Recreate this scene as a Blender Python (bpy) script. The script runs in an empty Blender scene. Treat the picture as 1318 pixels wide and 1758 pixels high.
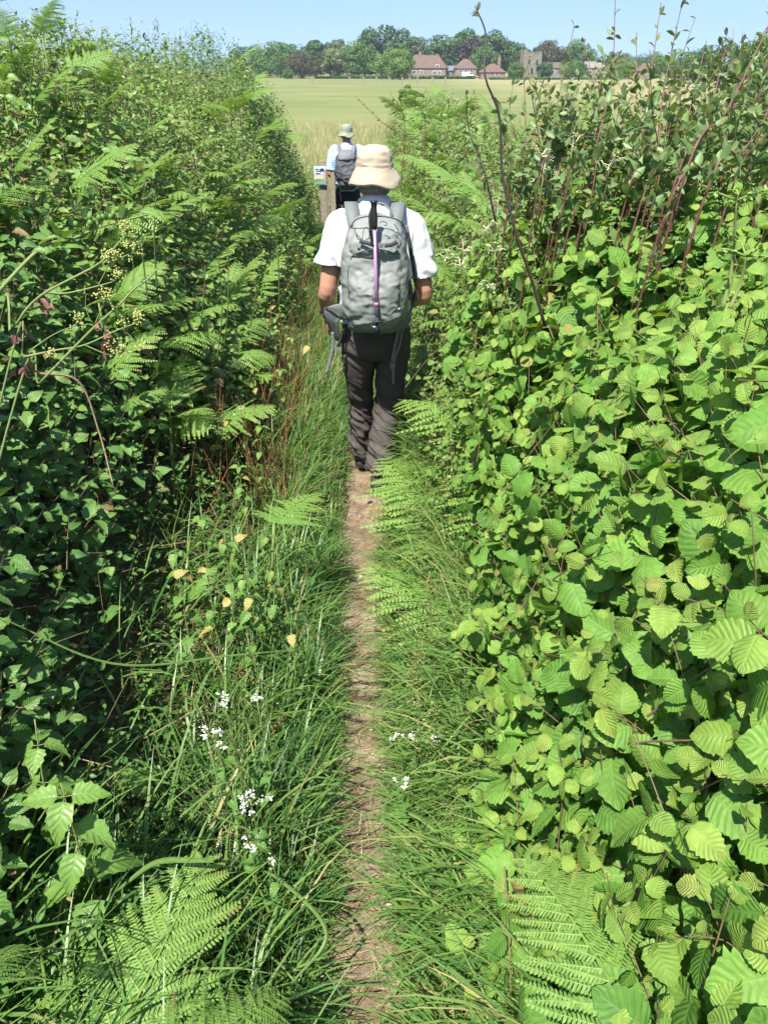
import bpy, math, random
import numpy as np
from mathutils import Vector, Matrix, noise as mnoise
R = math.radians
# ------------------------------------------------------------------ camera, world, sun
sc = bpy.context.scene
col = sc.collection
CAM = np.array([0.0, 0.0, 1.65]); PITCH = R(31.0); FPX = 1270.0
cd = bpy.data.cameras.new('camera'); cam = bpy.data.objects.new('camera', cd); col.objects.link(cam)
cam.location = CAM; cam.rotation_euler = (R(90) - PITCH, 0, 0)
cd.sensor_fit = 'VERTICAL'; cd.sensor_height = 24.0; cd.lens = 24.0 * FPX / 1758.0
cd.clip_start = 0.05; cd.clip_end = 3000
sc.camera = cam
SUN_EL, SUN_AZ = R(60), math.atan2(-0.40, -0.92)      # toward the sun: left and a little behind
sund = np.array([math.sin(SUN_AZ) * math.cos(SUN_EL), math.cos(SUN_AZ) * math.cos(SUN_EL), math.sin(SUN_EL)])
w = bpy.data.worlds.new('World'); sc.world = w; w.use_nodes = True
nt = w.node_tree
sky = nt.nodes.new('ShaderNodeTexSky'); sky.sky_type = 'NISHITA'; sky.sun_disc = False
sky.sun_elevation = SUN_EL; sky.sun_rotation = SUN_AZ; sky.air_density = 1.0; sky.dust_density = 0.3; sky.ozone_density = 1.5
bg = nt.nodes['Background']; bg.inputs['Strength'].default_value = 0.12
geo = nt.nodes.new('ShaderNodeNewGeometry'); vm = nt.nodes.new('ShaderNodeVectorMath'); vm.operation = 'MULTIPLY_ADD'
vm.inputs[1].default_value = (-1, -1, -1); vm.inputs[2].default_value = (0, 0, .22)
nt.links.new(geo.outputs['Incoming'], vm.inputs[0]); nt.links.new(vm.outputs[0], sky.inputs[0])
nt.links.new(sky.outputs[0], bg.inputs[0])
sl = bpy.data.lights.new('sun', 'SUN'); sl.energy = 5.0; sl.angle = R(0.5); sl.color = (1.0, 0.95, 0.86)
so = bpy.data.objects.new('sun', sl); col.objects.link(so)
so.rotation_euler = Vector(sund).to_track_quat('Z', 'Y').to_euler()
so.location = (-8, -5, 12)
sc.view_settings.view_transform = 'Standard'; sc.view_settings.look = 'None'
sc.view_settings.exposure = 1.17; sc.view_settings.gamma = 1
sc.cycles.max_bounces = 7; sc.cycles.diffuse_bounces = 3; sc.cycles.transmission_bounces = 3; sc.cycles.glossy_bounces = 2
sc.cycles.volume_bounces = 0

rng = np.random.default_rng(11)
random.seed(5)
CP, SP = math.cos(PITCH), math.sin(PITCH)
def ray(px, py):
    a = (px - 659) / FPX; b = (879 - py) / FPX
    return np.array([a, CP + b * SP, -SP + b * CP])
def W(px, py, Y):                       # the point at distance Y ahead seen at that place of the photograph
    d = ray(px, py); return CAM + d * (Y / d[1])
def nrm(a): return a / (np.linalg.norm(a, axis=-1, keepdims=True) + 1e-9)

# ------------------------------------------------------------------ terrain functions
def g(y): return np.interp(y, [-4, 0, 1, 2, 3.7, 6, 11.2, 16, 25, 60, 400, 900], [.35, 0, -.1, -.21, -.38, -.52, -.73, -.9, -1.1, -1.45, -2.6, -3])
def xc(y):
    y = np.clip(y, -4, 14); return -.02 - .02 * y - .002 * y * y
PR = ([.10, .21, .30, .37, .45, .54, .7, 1.0, 1.4, 1.7, 2.0], [0, .14, .42, .75, 1.03, 1.24, 1.38, 1.45, 1.35, .95, .1])
PL = ([.1, .25, .45, .6, .75, .9, 1.1, 1.4, 1.8, 2.3, 3.2, 4.2], [0, .08, .18, .32, .55, .83, 1.10, 1.48, 1.78, 1.94, 1.85, .2])
def vn(x, y, f=1.0, o=0.0):
    return (np.sin(x * 2.3 * f + y * 1.7 * f + o) + np.sin(x * 3.9 * f - y * 2.9 * f + 1.3 + o) * .6 + np.sin(y * 5.1 * f + x * 1.1 * f + o * 2) * .5) / 2.1
def endfade(y): return np.interp(y, [-3, 11.0, 12.2], [1, 1, 0])
def HR(u, y): return np.interp(u, *PR) * (1 + .04 * np.clip(y, 0, 12)) * (1 + .10 * vn(u, y, 1.1)) * endfade(y)
def HL(v, y):
    vv = v * (1 + .055 * np.clip(y, 0, 12)) - .24 * np.exp(-((y - 2.35) / .95) ** 4)
    return np.interp(vv, *PL) * (1 + .032 * np.clip(y, 0, 12)) * (1 + .09 * vn(v, y, 1.0, 2.0)) * endfade(y)
def veg(x, y):
    u = x - xc(y); return np.where(u > 0, HR(u, y), HL(-u, y))
def T(x, y):
    h = veg(x, y)
    return g(y) + .33 * h + .012 * vn(x, y, 5)

# ------------------------------------------------------------------ object helpers
def link(o, parent=None):
    col.objects.link(o)
    if parent is not None: o.parent = parent
    return o
def tag(o, label=None, cat=None, group=None, kind=None):
    if label: o['label'] = label
    if cat: o['category'] = cat
    if group: o['group'] = group
    if kind: o['kind'] = kind
    return o
def thing(name, label, cat, loc=(0, 0, 0), rz=0, group=None, kind=None):
    o = bpy.data.objects.new(name, None); o.location = tuple(loc); o.rotation_euler = (0, 0, rz); o.empty_display_size = .1
    link(o); return tag(o, label, cat, group, kind)
def kids(o): return [c for c in col.objects if c.parent == o]
def dup(o, parent=None):
    c = o.copy(); col.objects.link(c); c.parent = parent
    for ch in kids(o): dup(ch, c)
    return c

class MB:
    """collects polygons; every vertex carries a 'var' vector (tone, youth, wear)"""
    def __init__(s): s.v = []; s.l = []; s.t = []; s.uv = []; s.a = []; s.m = []; s.n = 0
    def add(s, v, l, t, uv=None, var=None, mi=0):
        v = np.asarray(v, float); l = np.asarray(l, int); t = np.asarray(t, int)
        s.v.append(v); s.l.append(l + s.n); s.t.append(t); s.n += len(v)
        s.uv.append(np.zeros((len(l), 2)) if uv is None else uv)
        a = np.zeros((len(v), 3)) + (np.array([.5, 0, 0]) if var is None else var); s.a.append(a)
        s.m.append(np.full(len(t), mi))
        return s
    def inst(s, base, M, P, var=None, mi=0):
        """base: (v,l,t,uv); M (N,3,3) with columns = local axes; P (N,3); var (N,3)"""
        bv, bl, bt, buv = base; N = len(P)
        if N == 0: return s
        v = np.einsum('nij,kj->nki', M, bv) + P[:, None, :]
        l = (bl[None, :] + (np.arange(N) * len(bv))[:, None]).ravel()
        va = None if var is None else np.repeat(var, len(bv), axis=0)
        return s.add(v.reshape(-1, 3), l, np.tile(bt, N), np.tile(buv, (N, 1)), va, mi)
    def mesh(s, name, mats, origin=(0, 0, 0), smooth=True):
        me = bpy.data.meshes.new(name)
        v = np.concatenate(s.v) - np.asarray(origin); l = np.concatenate(s.l); t = np.concatenate(s.t)
        me.vertices.add(len(v)); me.vertices.foreach_set('co', v.astype(np.float32).ravel())
        me.loops.add(len(l)); me.loops.foreach_set('vertex_index', l.astype(np.int32))
        me.polygons.add(len(t)); me.polygons.foreach_set('loop_start', np.concatenate([[0], np.cumsum(t)[:-1]]).astype(np.int32))
        me.polygons.foreach_set('material_index', np.concatenate(s.m).astype(np.int32))
        me.update(calc_edges=True)
        me.polygons.foreach_set('use_smooth', np.full(len(t), smooth))
        u = me.uv_layers.new(name='UVMap'); u.data.foreach_set('uv', np.concatenate(s.uv).astype(np.float32).ravel())
        a = me.attributes.new('var', 'FLOAT_VECTOR', 'POINT'); a.data.foreach_set('vector', np.concatenate(s.a).astype(np.float32).ravel())
        for m in (mats if isinstance(mats, (list, tuple)) else [mats]): me.materials.append(m)
        me.update(); return me
    def build(s, name, mats, parent=None, origin=(0, 0, 0), smooth=True, loc=None):
        if not s.v: return None
        o = bpy.data.objects.new(name, s.mesh(name, mats, origin, smooth))
        if loc is not None: o.location = tuple(loc)
        return link(o, parent)

def grid_base(V, closed_u=False, uvs=True):
    """V: (rows, cols, 3) -> base tuple"""
    r, c = V.shape[:2]; q = []; uv = []
    cc = c if closed_u else c - 1
    for i in range(r - 1):
        for j in range(cc):
            j2 = (j + 1) % c
            q += [i * c + j, i * c + j2, (i + 1) * c + j2, (i + 1) * c + j]
            a, b = j / cc, (j + 1) / cc; e, f = i / (r - 1), (i + 1) / (r - 1)
            uv += [(a, e), (b, e), (b, f), (a, f)]
    return V.reshape(-1, 3), np.array(q), np.full(len(q) // 4, 4), np.array(uv)
def path_frames(P):
    P = np.asarray(P, float); t = nrm(np.gradient(P, axis=0))
    up = np.array([0, 0, 1.0]) if abs(t[0][2]) < .9 else np.array([0, 1.0, 0])
    a = nrm(np.cross(up, t[0])); A = []
    for i in range(len(P)):
        a = nrm(a - t[i] * np.dot(a, t[i])); A.append(a)
    A = np.array(A); return P, t, A, np.cross(t, A)
def tube(P, r, seg=6, caps=True, flat=1.0):
    """closed tube along P; r scalar, list, or list of (ra, rb)"""
    P, t, A, B = path_frames(P); n = len(P)
    r = np.asarray(r, float)
    if r.ndim == 0: r = np.full((n, 2), float(r))
    elif r.ndim == 1: r = np.stack([r, r * flat], 1) if len(r) == n else np.tile(r, (n, 1))
    th = np.linspace(0, 2 * np.pi, seg, endpoint=False)
    V = P[:, None, :] + A[:, None, :] * (np.cos(th)[None, :, None] * r[:, 0][:, None, None]) + B[:, None, :] * (np.sin(th)[None, :, None] * r[:, 1][:, None, None])
    v, l, tt, uv = grid_base(V, True)
    if caps:
        nv = len(v); v = np.concatenate([v, P[:1], P[-1:]])
        L = list(l); Tt = list(tt); U = list(map(tuple, uv))
        for j in range(seg):
            j2 = (j + 1) % seg
            L += [nv, j2, j]; Tt.append(3); U += [(0, 0)] * 3
            L += [nv + 1, (n - 1) * seg + j, (n - 1) * seg + j2]; Tt.append(3); U += [(0, 0)] * 3
        l, tt, uv = np.array(L), np.array(Tt), np.array(U)
    return v, l, tt, uv
def smoothpath(pts, n=24):
    """Catmull-Rom through the points"""
    p = np.asarray(pts, float); p = np.concatenate([2 * p[:1] - p[1:2], p, 2 * p[-1:] - p[-2:-1]])
    out = []; segs = len(p) - 3
    for k in range(n):
        s = k / (n - 1) * segs; i = min(int(s), segs - 1); f = s - i
        a, b, c, d = p[i], p[i + 1], p[i + 2], p[i + 3]
        out.append(.5 * ((2 * b) + (-a + c) * f + (2 * a - 5 * b + 4 * c - d) * f * f + (-a + 3 * b - 3 * c + d) * f ** 3))
    return np.array(out)
def lathe(prof, seg=32, sx=1, sy=1, wav=None):
    th = np.linspace(0, 2 * np.pi, seg, endpoint=False)
    V = np.zeros((len(prof), seg, 3))
    for i, (r, z) in enumerate(prof):
        V[i, :, 0] = r * np.cos(th) * sx; V[i, :, 1] = r * np.sin(th) * sy; V[i, :, 2] = z
        if wav is not None: V[i, :, 2] += wav(th, r, z)
    return grid_base(V, True)
def boxb(c, s, rot=None, bev=.0):
    c = np.asarray(c, float); h = np.asarray(s, float) / 2
    v = np.array([[x, y, z] for x in (-1, 1) for y in (-1, 1) for z in (-1, 1)]) * h
    if rot is not None: v = v @ np.array(rot).T
    l = [0, 1, 3, 2, 4, 6, 7, 5, 0, 4, 5, 1, 2, 3, 7, 6, 0, 2, 6, 4, 1, 5, 7, 3]
    return v + c, np.array(l), np.full(6, 4), np.tile([[0, 0], [0, 1], [1, 1], [1, 0]], (6, 1))
def band(P, N, wdt, th=.003):
    """flat strap along P with face normals N"""
    P = np.asarray(P, float); t = nrm(np.gradient(P, axis=0)); N = np.asarray(N, float)
    if N.ndim == 1: N = np.tile(N, (len(P), 1))
    s = nrm(np.cross(t, N)); n = nrm(np.cross(s, t)); wdt = np.broadcast_to(np.asarray(wdt, float), (len(P),))[:, None]
    V = np.stack([P - s * wdt / 2 - n * th, P + s * wdt / 2 - n * th, P + s * wdt / 2 + n * th, P - s * wdt / 2 + n * th], 1)
    v, l, t2, uv = grid_base(V, True)
    n4 = (len(P) - 1) * 4
    l = np.concatenate([l, [3, 2, 1, 0, n4, n4 + 1, n4 + 2, n4 + 3]]); t2 = np.concatenate([t2, [4, 4]]); uv = np.concatenate([uv, np.zeros((8, 2))])
    return v, l, t2, uv

# ------------------------------------------------------------------ materials
def newmat(name):
    m = bpy.data.materials.new(name); m.use_nodes = True; nt = m.node_tree; nt.nodes.clear()
    return m, nt, nt.nodes, nt.links
def N(nt, t, **k):
    n = nt.nodes.new(t)
    for a, b in k.items(): setattr(n, a, b)
    return n
def mixc(nt, f, a, b, mode='MIX'):
    n = N(nt, 'ShaderNodeMix', data_type='RGBA', blend_type=mode)
    for s, v in ((0, f), (6, a), (7, b)):
        if isinstance(v, bpy.types.NodeSocket): nt.links.new(v, n.inputs[s])
        else: n.inputs[s].default_value = v if s == 0 else (*v, 1)
    return n.outputs[2]
def math_(nt, op, a, b=0.0, c=None):
    n = N(nt, 'ShaderNodeMath', operation=op)
    for i, v in enumerate((a, b, c)):
        if v is None: continue
        if isinstance(v, bpy.types.NodeSocket): nt.links.new(v, n.inputs[i])
        else: n.inputs[i].default_value = v
    return n.outputs[0]
def noise_(nt, scale, detail=3, vec=None, rough=.55):
    n = N(nt, 'ShaderNodeTexNoise'); n.inputs['Scale'].default_value = scale; n.inputs['Detail'].default_value = detail
    n.inputs['Roughness'].default_value = rough
    if vec is not None: nt.links.new(vec, n.inputs['Vector'])
    return n.outputs['Fac']
def ramp(nt, fac, stops):
    r = N(nt, 'ShaderNodeValToRGB'); e = r.color_ramp.elements
    while len(e) < len(stops): e.new(.5)
    for i, (p, c) in enumerate(stops): e[i].position = p; e[i].color = (*c, 1)
    nt.links.new(fac, r.inputs[0]); return r.outputs[0]
def leafmat(name, A, B, young=(.3, .4, .05), wear=(.22, .13, .05), rough=.42, tr=.38, veins=None, spec=.45, vdark=.8):
    """A..B tone of the kind, young = colour of fresh tips, wear = dry leaf; veins = number of side veins"""
    m, nt, nd, lk = newmat(name)
    at = N(nt, 'ShaderNodeAttribute', attribute_name='var'); sp = N(nt, 'ShaderNodeSeparateXYZ'); lk.new(at.outputs['Vector'], sp.inputs[0])
    c = mixc(nt, sp.outputs[0], A, B); c = mixc(nt, sp.outputs[1], c, young); c = mixc(nt, sp.outputs[2], c, wear)
    tc = N(nt, 'ShaderNodeTexCoord')
    nz = noise_(nt, 60, 3, tc.outputs['Object'])
    c = mixc(nt, 1.0, c, ramp(nt, nz, [(.25, (.8, .8, .8)), (.75, (1.18, 1.18, 1.18))]), 'MULTIPLY')
    pb = N(nt, 'ShaderNodeBsdfPrincipled'); pb.inputs['Roughness'].default_value = rough; pb.inputs['Specular IOR Level'].default_value = spec
    tl = N(nt, 'ShaderNodeBsdfTranslucent')
    bump = N(nt, 'ShaderNodeBump'); bump.inputs['Strength'].default_value = .5; bump.inputs['Distance'].default_value = .002
    if veins:
        uv = N(nt, 'ShaderNodeUVMap'); s2 = N(nt, 'ShaderNodeSeparateXYZ'); lk.new(uv.outputs[0], s2.inputs[0])
        s = math_(nt, 'ABSOLUTE', math_(nt, 'MULTIPLY_ADD', s2.outputs[0], 2.0, -1.0))
        ph = math_(nt, 'SUBTRACT', math_(nt, 'MULTIPLY', s2.outputs[1], float(veins)), math_(nt, 'MULTIPLY', s, veins * .22))
        tri = math_(nt, 'ABSOLUTE', math_(nt, 'SUBTRACT', math_(nt, 'FRACT', ph), .5))     # 0 at the vein, .5 between
        vein = math_(nt, 'MINIMUM', tri, math_(nt, 'MULTIPLY', s, 2.5))
        vr = N(nt, 'ShaderNodeMapRange'); vr.inputs['From Min'].default_value = 0.0; vr.inputs['From Max'].default_value = .16
        lk.new(vein, vr.inputs[0])
        c = mixc(nt, vr.outputs[0], mixc(nt, .14, c, (.34, .44, .16)), c)
        hh = math_(nt, 'ADD', vein, math_(nt, 'MULTIPLY', nz, .25))
        lk.new(hh, bump.inputs['Height']); bump.inputs['Strength'].default_value = .7; bump.inputs['Distance'].default_value = .003
    else:
        lk.new(nz, bump.inputs['Height'])
    lk.new(bump.outputs[0], pb.inputs['Normal'])
    lk.new(c, pb.inputs['Base Color'])
    tcn = mixc(nt, 1.0, c, (1.35, 1.25, .55), 'MULTIPLY'); lk.new(tcn, tl.inputs[0])
    mx = N(nt, 'ShaderNodeMixShader'); mx.inputs[0].default_value = tr
    lk.new(pb.outputs[0], mx.inputs[1]); lk.new(tl.outputs[0], mx.inputs[2])
    out = N(nt, 'ShaderNodeOutputMaterial'); lk.new(mx.outputs[0], out.inputs[0])
    return m
def plain(name, c, c2=None, scale=40, rough=.7, bump=.3, bd=.002, metal=0, detail=3, spec=.4, bscale=None):
    m, nt, nd, lk = newmat(name)
    tc = N(nt, 'ShaderNodeTexCoord'); nz = noise_(nt, scale, detail, tc.outputs['Object'])
    pb = N(nt, 'ShaderNodeBsdfPrincipled'); pb.inputs['Roughness'].default_value = rough; pb.inputs['Metallic'].default_value = metal
    pb.inputs['Specular IOR Level'].default_value = spec
    cc = ramp(nt, nz, [(.3, c), (.7, c2 or tuple(x * .8 for x in c))]); lk.new(cc, pb.inputs['Base Color'])
    if bump:
        b = N(nt, 'ShaderNodeBump'); b.inputs['Strength'].default_value = bump; b.inputs['Distance'].default_value = bd
        lk.new(noise_(nt, bscale, 4, tc.outputs['Object']) if bscale else nz, b.inputs['Height']); lk.new(b.outputs[0], pb.inputs['Normal'])
    out = N(nt, 'ShaderNodeOutputMaterial'); lk.new(pb.outputs[0], out.inputs[0])
    return m
M_hazel = leafmat('hazel_leaf', (.07, .18, .025), (.17, .34, .055), young=(.36, .44, .09), wear=(.30, .24, .09), veins=8, tr=.36, rough=.55, spec=.3)
M_bramble = leafmat('bramble_leaf', (.05, .14, .028), (.13, .26, .055), young=(.22, .33, .07), wear=(.2, .10, .05), veins=9, tr=.28, rough=.45)
M_small = leafmat('small_leaf', (.07, .165, .03), (.18, .30, .065), young=(.22, .32, .06), wear=(.3, .2, .09), tr=.35)
M_hawth = leafmat('hedge_leaf', (.055, .14, .025), (.12, .24, .045), young=(.2, .32, .04), wear=(.2, .14, .05), tr=.35)
M_shoot = leafmat('shoot_leaf', (.08, .16, .045), (.20, .30, .10), young=(.20, .24, .10), wear=(.16, .07, .06), tr=.30, rough=.5)
M_fern = leafmat('bracken_leaf', (.11, .24, .04), (.18, .34, .07), young=(.30, .41, .10), wear=(.28, .17, .06), tr=.34, rough=.5)
M_grass = leafmat('grass_blade', (.04, .125, .03), (.16, .275, .06), young=(.27, .32, .11), wear=(.42, .33, .16), tr=.33, rough=.42)
M_fieldgrass = leafmat('field_grass', (.22, .21, .09), (.34, .29, .14), young=(.3, .2, .11), wear=(.42, .36, .18), tr=.3)
M_nettle = leafmat('nettle_leaf', (.07, .18, .035), (.12, .26, .05), young=(.22, .34, .07), wear=(.4, .33, .1), veins=6, tr=.33)
M_holly = leafmat('holly_leaf', (.012, .05, .015), (.03, .085, .025), young=(.07, .14, .04), tr=.08, rough=.45, spec=.3)
M_copper = leafmat('copper_leaf', (.16, .06, .04), (.26, .10, .06), young=(.3, .15, .08), tr=.3)
M_stem = plain('green_stem', (.14, .20, .05), (.20, .22, .08), 50)
M_darkgreen = plain('dark_green_stem', (.05, .085, .02), (.08, .12, .03), 50)
M_redstem = plain('red_brown_stem', (.10, .035, .03), (.17, .07, .05), 60, rough=.5)
M_darkstem = plain('dark_stem', (.025, .018, .016), (.05, .03, .025), 60, rough=.5)
M_twig = plain('brown_twig', (.13, .085, .05), (.2, .14, .08), 50)
M_straw = leafmat('dry_straw', (.22, .15, .08), (.42, .33, .20), young=(.25, .17, .09), tr=.15, rough=.6)
M_petal = plain('cream_petal', (.62, .55, .32), (.72, .64, .48), 80, rough=.6, bump=0)
M_white = plain('white_petal', (.62, .63, .56), (.7, .7, .64), 80, rough=.6, bump=0)
M_umbel = plain('yellow_green_umbel', (.34, .37, .09), (.46, .45, .15), 200, rough=.6)

# ------------------------------------------------------------------ leaf shapes
def leaf(kind='round', rows=10, cols=4, fold=.18, droop=.25, ser=.0, nser=9, pleat=.0, curl=0., seed=0):
    r = np.random.default_rng(seed); V = np.zeros((rows + 1, cols + 1, 3)); ss = np.linspace(-1, 1, cols + 1)
    for i in range(rows + 1):
        t = i / rows
        if kind == 'round': wd = .46 * (math.sin(math.pi * min(1, t ** .72)) ** .62) * (1 if t < .8 else 1 - .35 * ((t - .8) / .2)); wd = max(wd, .0) if 0 < t < 1 else .0
        elif kind == 'oval': wd = .24 * math.sin(math.pi * t ** .9) ** .8 if 0 < t < 1 else 0
        elif kind == 'heart': wd = .40 * (math.sin(math.pi * min(1, t ** .6)) ** .75) * (1 - .45 * t) if 0 < t < 1 else 0
        elif kind == 'egg': wd = .33 * math.sin(math.pi * t ** .75) ** .85 * (1 - .2 * t) if 0 < t < 1 else 0
        else: wd = .12
        wob = 1 + .06 * r.standard_normal()
        for j, s in enumerate(ss):
            ww = wd * wob
            if abs(s) == 1: ww *= 1 + ser * (1 if i % 2 else -1)
            y = t + (-.10 * abs(s) * (1 - t) if kind in ('round', 'heart') and t < .35 else 0) + (.05 * abs(s))
            V[i, j] = (s * ww, y, fold * abs(s) * ww - droop * t * t + pleat * (abs(s)) * math.sin(t * nser * math.pi * 1.0 - abs(s) * 2) + curl * ww * (abs(s) ** 2))
    V[rows, :, 0] *= .0
    return grid_base(V)
def hz(seed, lod=1):
    return leaf('round', 16 if lod else 6, 6 if lod else 2, fold=[.25, -.12, .05, .3][seed % 4], droop=[.25, .35, .12, .3][seed % 4], ser=.055 if lod else .0, pleat=.009 if lod else 0, curl=[-.2, .25, -.35, -.1][seed % 4], nser=9, seed=seed)
HZ = [hz(i) for i in range(4)]; HZL = [hz(i, 0) for i in range(3)]
BR = [leaf('egg', 10, 4, .3, d, ser=.09, nser=8, pleat=.01, seed=i) for i, d in enumerate((.2, .35))]
BRL = [leaf('egg', 5, 2, .3, .25, seed=3)]
NE = [leaf('heart', 12, 4, .25, d, ser=.11, nser=8, pleat=.01, seed=i) for i, d in enumerate((.35, .55))]
OV = [leaf('oval', 6, 2, .35, d, seed=i + 5) for i, d in enumerate((.1, .3))]
SM = [leaf('egg', 4, 2, .3, .2, seed=9)]
BIND = [leaf('heart', 6, 2, .2, .3, seed=12)]

def frames_from(axis, normal):
    Z = nrm(normal); Y = nrm(axis - Z * (axis * Z).sum(-1, keepdims=True)); X = np.cross(Y, Z)
    return np.stack([X, Y, Z], -1)      # columns
def rnd(n, k=3): return rng.standard_normal((n, k))
UP = np.array([0, 0, 1.0])
PRISM = tube([[0, 0, 0], [0, .5, .0], [0, 1, 0]], [1, .8, .45], 4, False)
def sticks(mb, A, B, r, var=None, mi=0):
    d = B - A; L = np.linalg.norm(d, axis=1); Y = d / (L[:, None] + 1e-9)
    X = nrm(np.cross(Y, UP + .01)); Z = np.cross(X, Y); r = np.broadcast_to(np.asarray(r, float), L.shape)
    M = np.stack([X * r[:, None], Y * L[:, None], Z * r[:, None]], -1)
    mb.inst(PRISM, M, A, var if var is not None else np.tile([.5, 0, 0], (len(A), 1)), mi)

def shoots(mb, tw, P, n, L=.28, nl=6, size=.07, bases=HZ, droopy=.35, young=.7, tone=.5, jit=.35, facing=.6, wearp=.02, lift=.55, sizevar=.25, twr=.0018):
    """leafy twigs whose tips are at P, growing out along n; leaves into mb, twigs into tw"""
    k = len(P)
    if k == 0: return
    d = nrm(n * .6 + UP * lift + rnd(k) * .33)
    Ls = L * (.7 + .6 * rng.random(k)); base = P - d * Ls[:, None] - UP * (.12 * Ls)[:, None]
    mid = (base + P) / 2 + UP * (.05 * Ls)[:, None]
    if tw is not None:
        sticks(tw, base, mid, twr); sticks(tw, mid, P, twr * .7)
    side0 = nrm(np.cross(d, UP + rnd(k) * .2))
    tonek = rng.random(k)
    for i in range(nl):
        f = (i + .3 + .5 * rng.random(k)) / nl
        q = np.where((f < .5)[:, None], base + (mid - base) * (f * 2)[:, None], mid + (P - mid) * (f * 2 - 1)[:, None])
        sgn = 1 if i % 2 else -1
        ax = nrm(side0 * sgn * (1.05 - .5 * f)[:, None] + d * (.25 + .8 * f)[:, None] - UP * droopy * .6 + rnd(k) * jit)
        nn = nrm(n * .45 + UP * facing + np.array([-.25, -.15, 0]) + rnd(k) * jit)
        yg = np.clip((f - .55) / .45, 0, 1) ** 1.3
        s = size * (1 - .55 * yg) * (1 + sizevar * rng.standard_normal(k)).clip(.5, 1.6)
        M = frames_from(ax, nn) * s[:, None, None]
        q = q + ax * (s * .25)[:, None]
        var = np.stack([np.clip(.65 * tonek + .35 * rng.random(k) + tone - .5, 0, 1), yg * young * (.4 + .6 * rng.random(k)), (rng.random(k) < wearp) * rng.random(k)], 1)
        which = rng.integers(0, len(bases), k)
        for b in range(len(bases)):
            w_ = which == b
            mb.inst(bases[b], M[w_], q[w_], var[w_])
def surf(n, side, ur, yr, dens_pow=0.0, depth=.05, maxlift=.0):
    """points on the face of the growth on one side, with outward normals"""
    out_p = []; out_n = []; tot = 0
    while tot < n:
        k = n * 2
        u = rng.uniform(*ur, k); t = rng.random(k)
        y = yr[0] + (yr[1] - yr[0]) * t ** (1 + dens_pow)
        f = HR if side > 0 else HL
        h = f(u, y); e = .03
        du = (f(u + e, y) - f(u - e, y)) / (2 * e); dy = (f(u, y + e) - f(u, y - e)) / (2 * e)
        du = np.clip(du, -6, 6)
        acc = rng.random(k) < np.sqrt(1 + du * du + dy * dy) / 6.2
        u, y, h, du, dy = [a[acc] for a in (u, y, h, du, dy)]
        x = xc(y) + side * u
        nn = nrm(np.stack([-du * side, -dy, np.ones_like(u)], 1))
        p = np.stack([x, y, g(y) + h], 1) - nn * (rng.exponential(depth, len(u)))[:, None] + nn * rng.uniform(0, maxlift + 1e-6, len(u))[:, None]
        ok = (np.linalg.norm(p - CAM, axis=1) > .74) & (p[:, 2] > g(y) + .02)
        out_p.append(p[ok]); out_n.append(nn[ok]); tot += ok.sum()
    return np.concatenate(out_p)[:n], np.concatenate(out_n)[:n]

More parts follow.
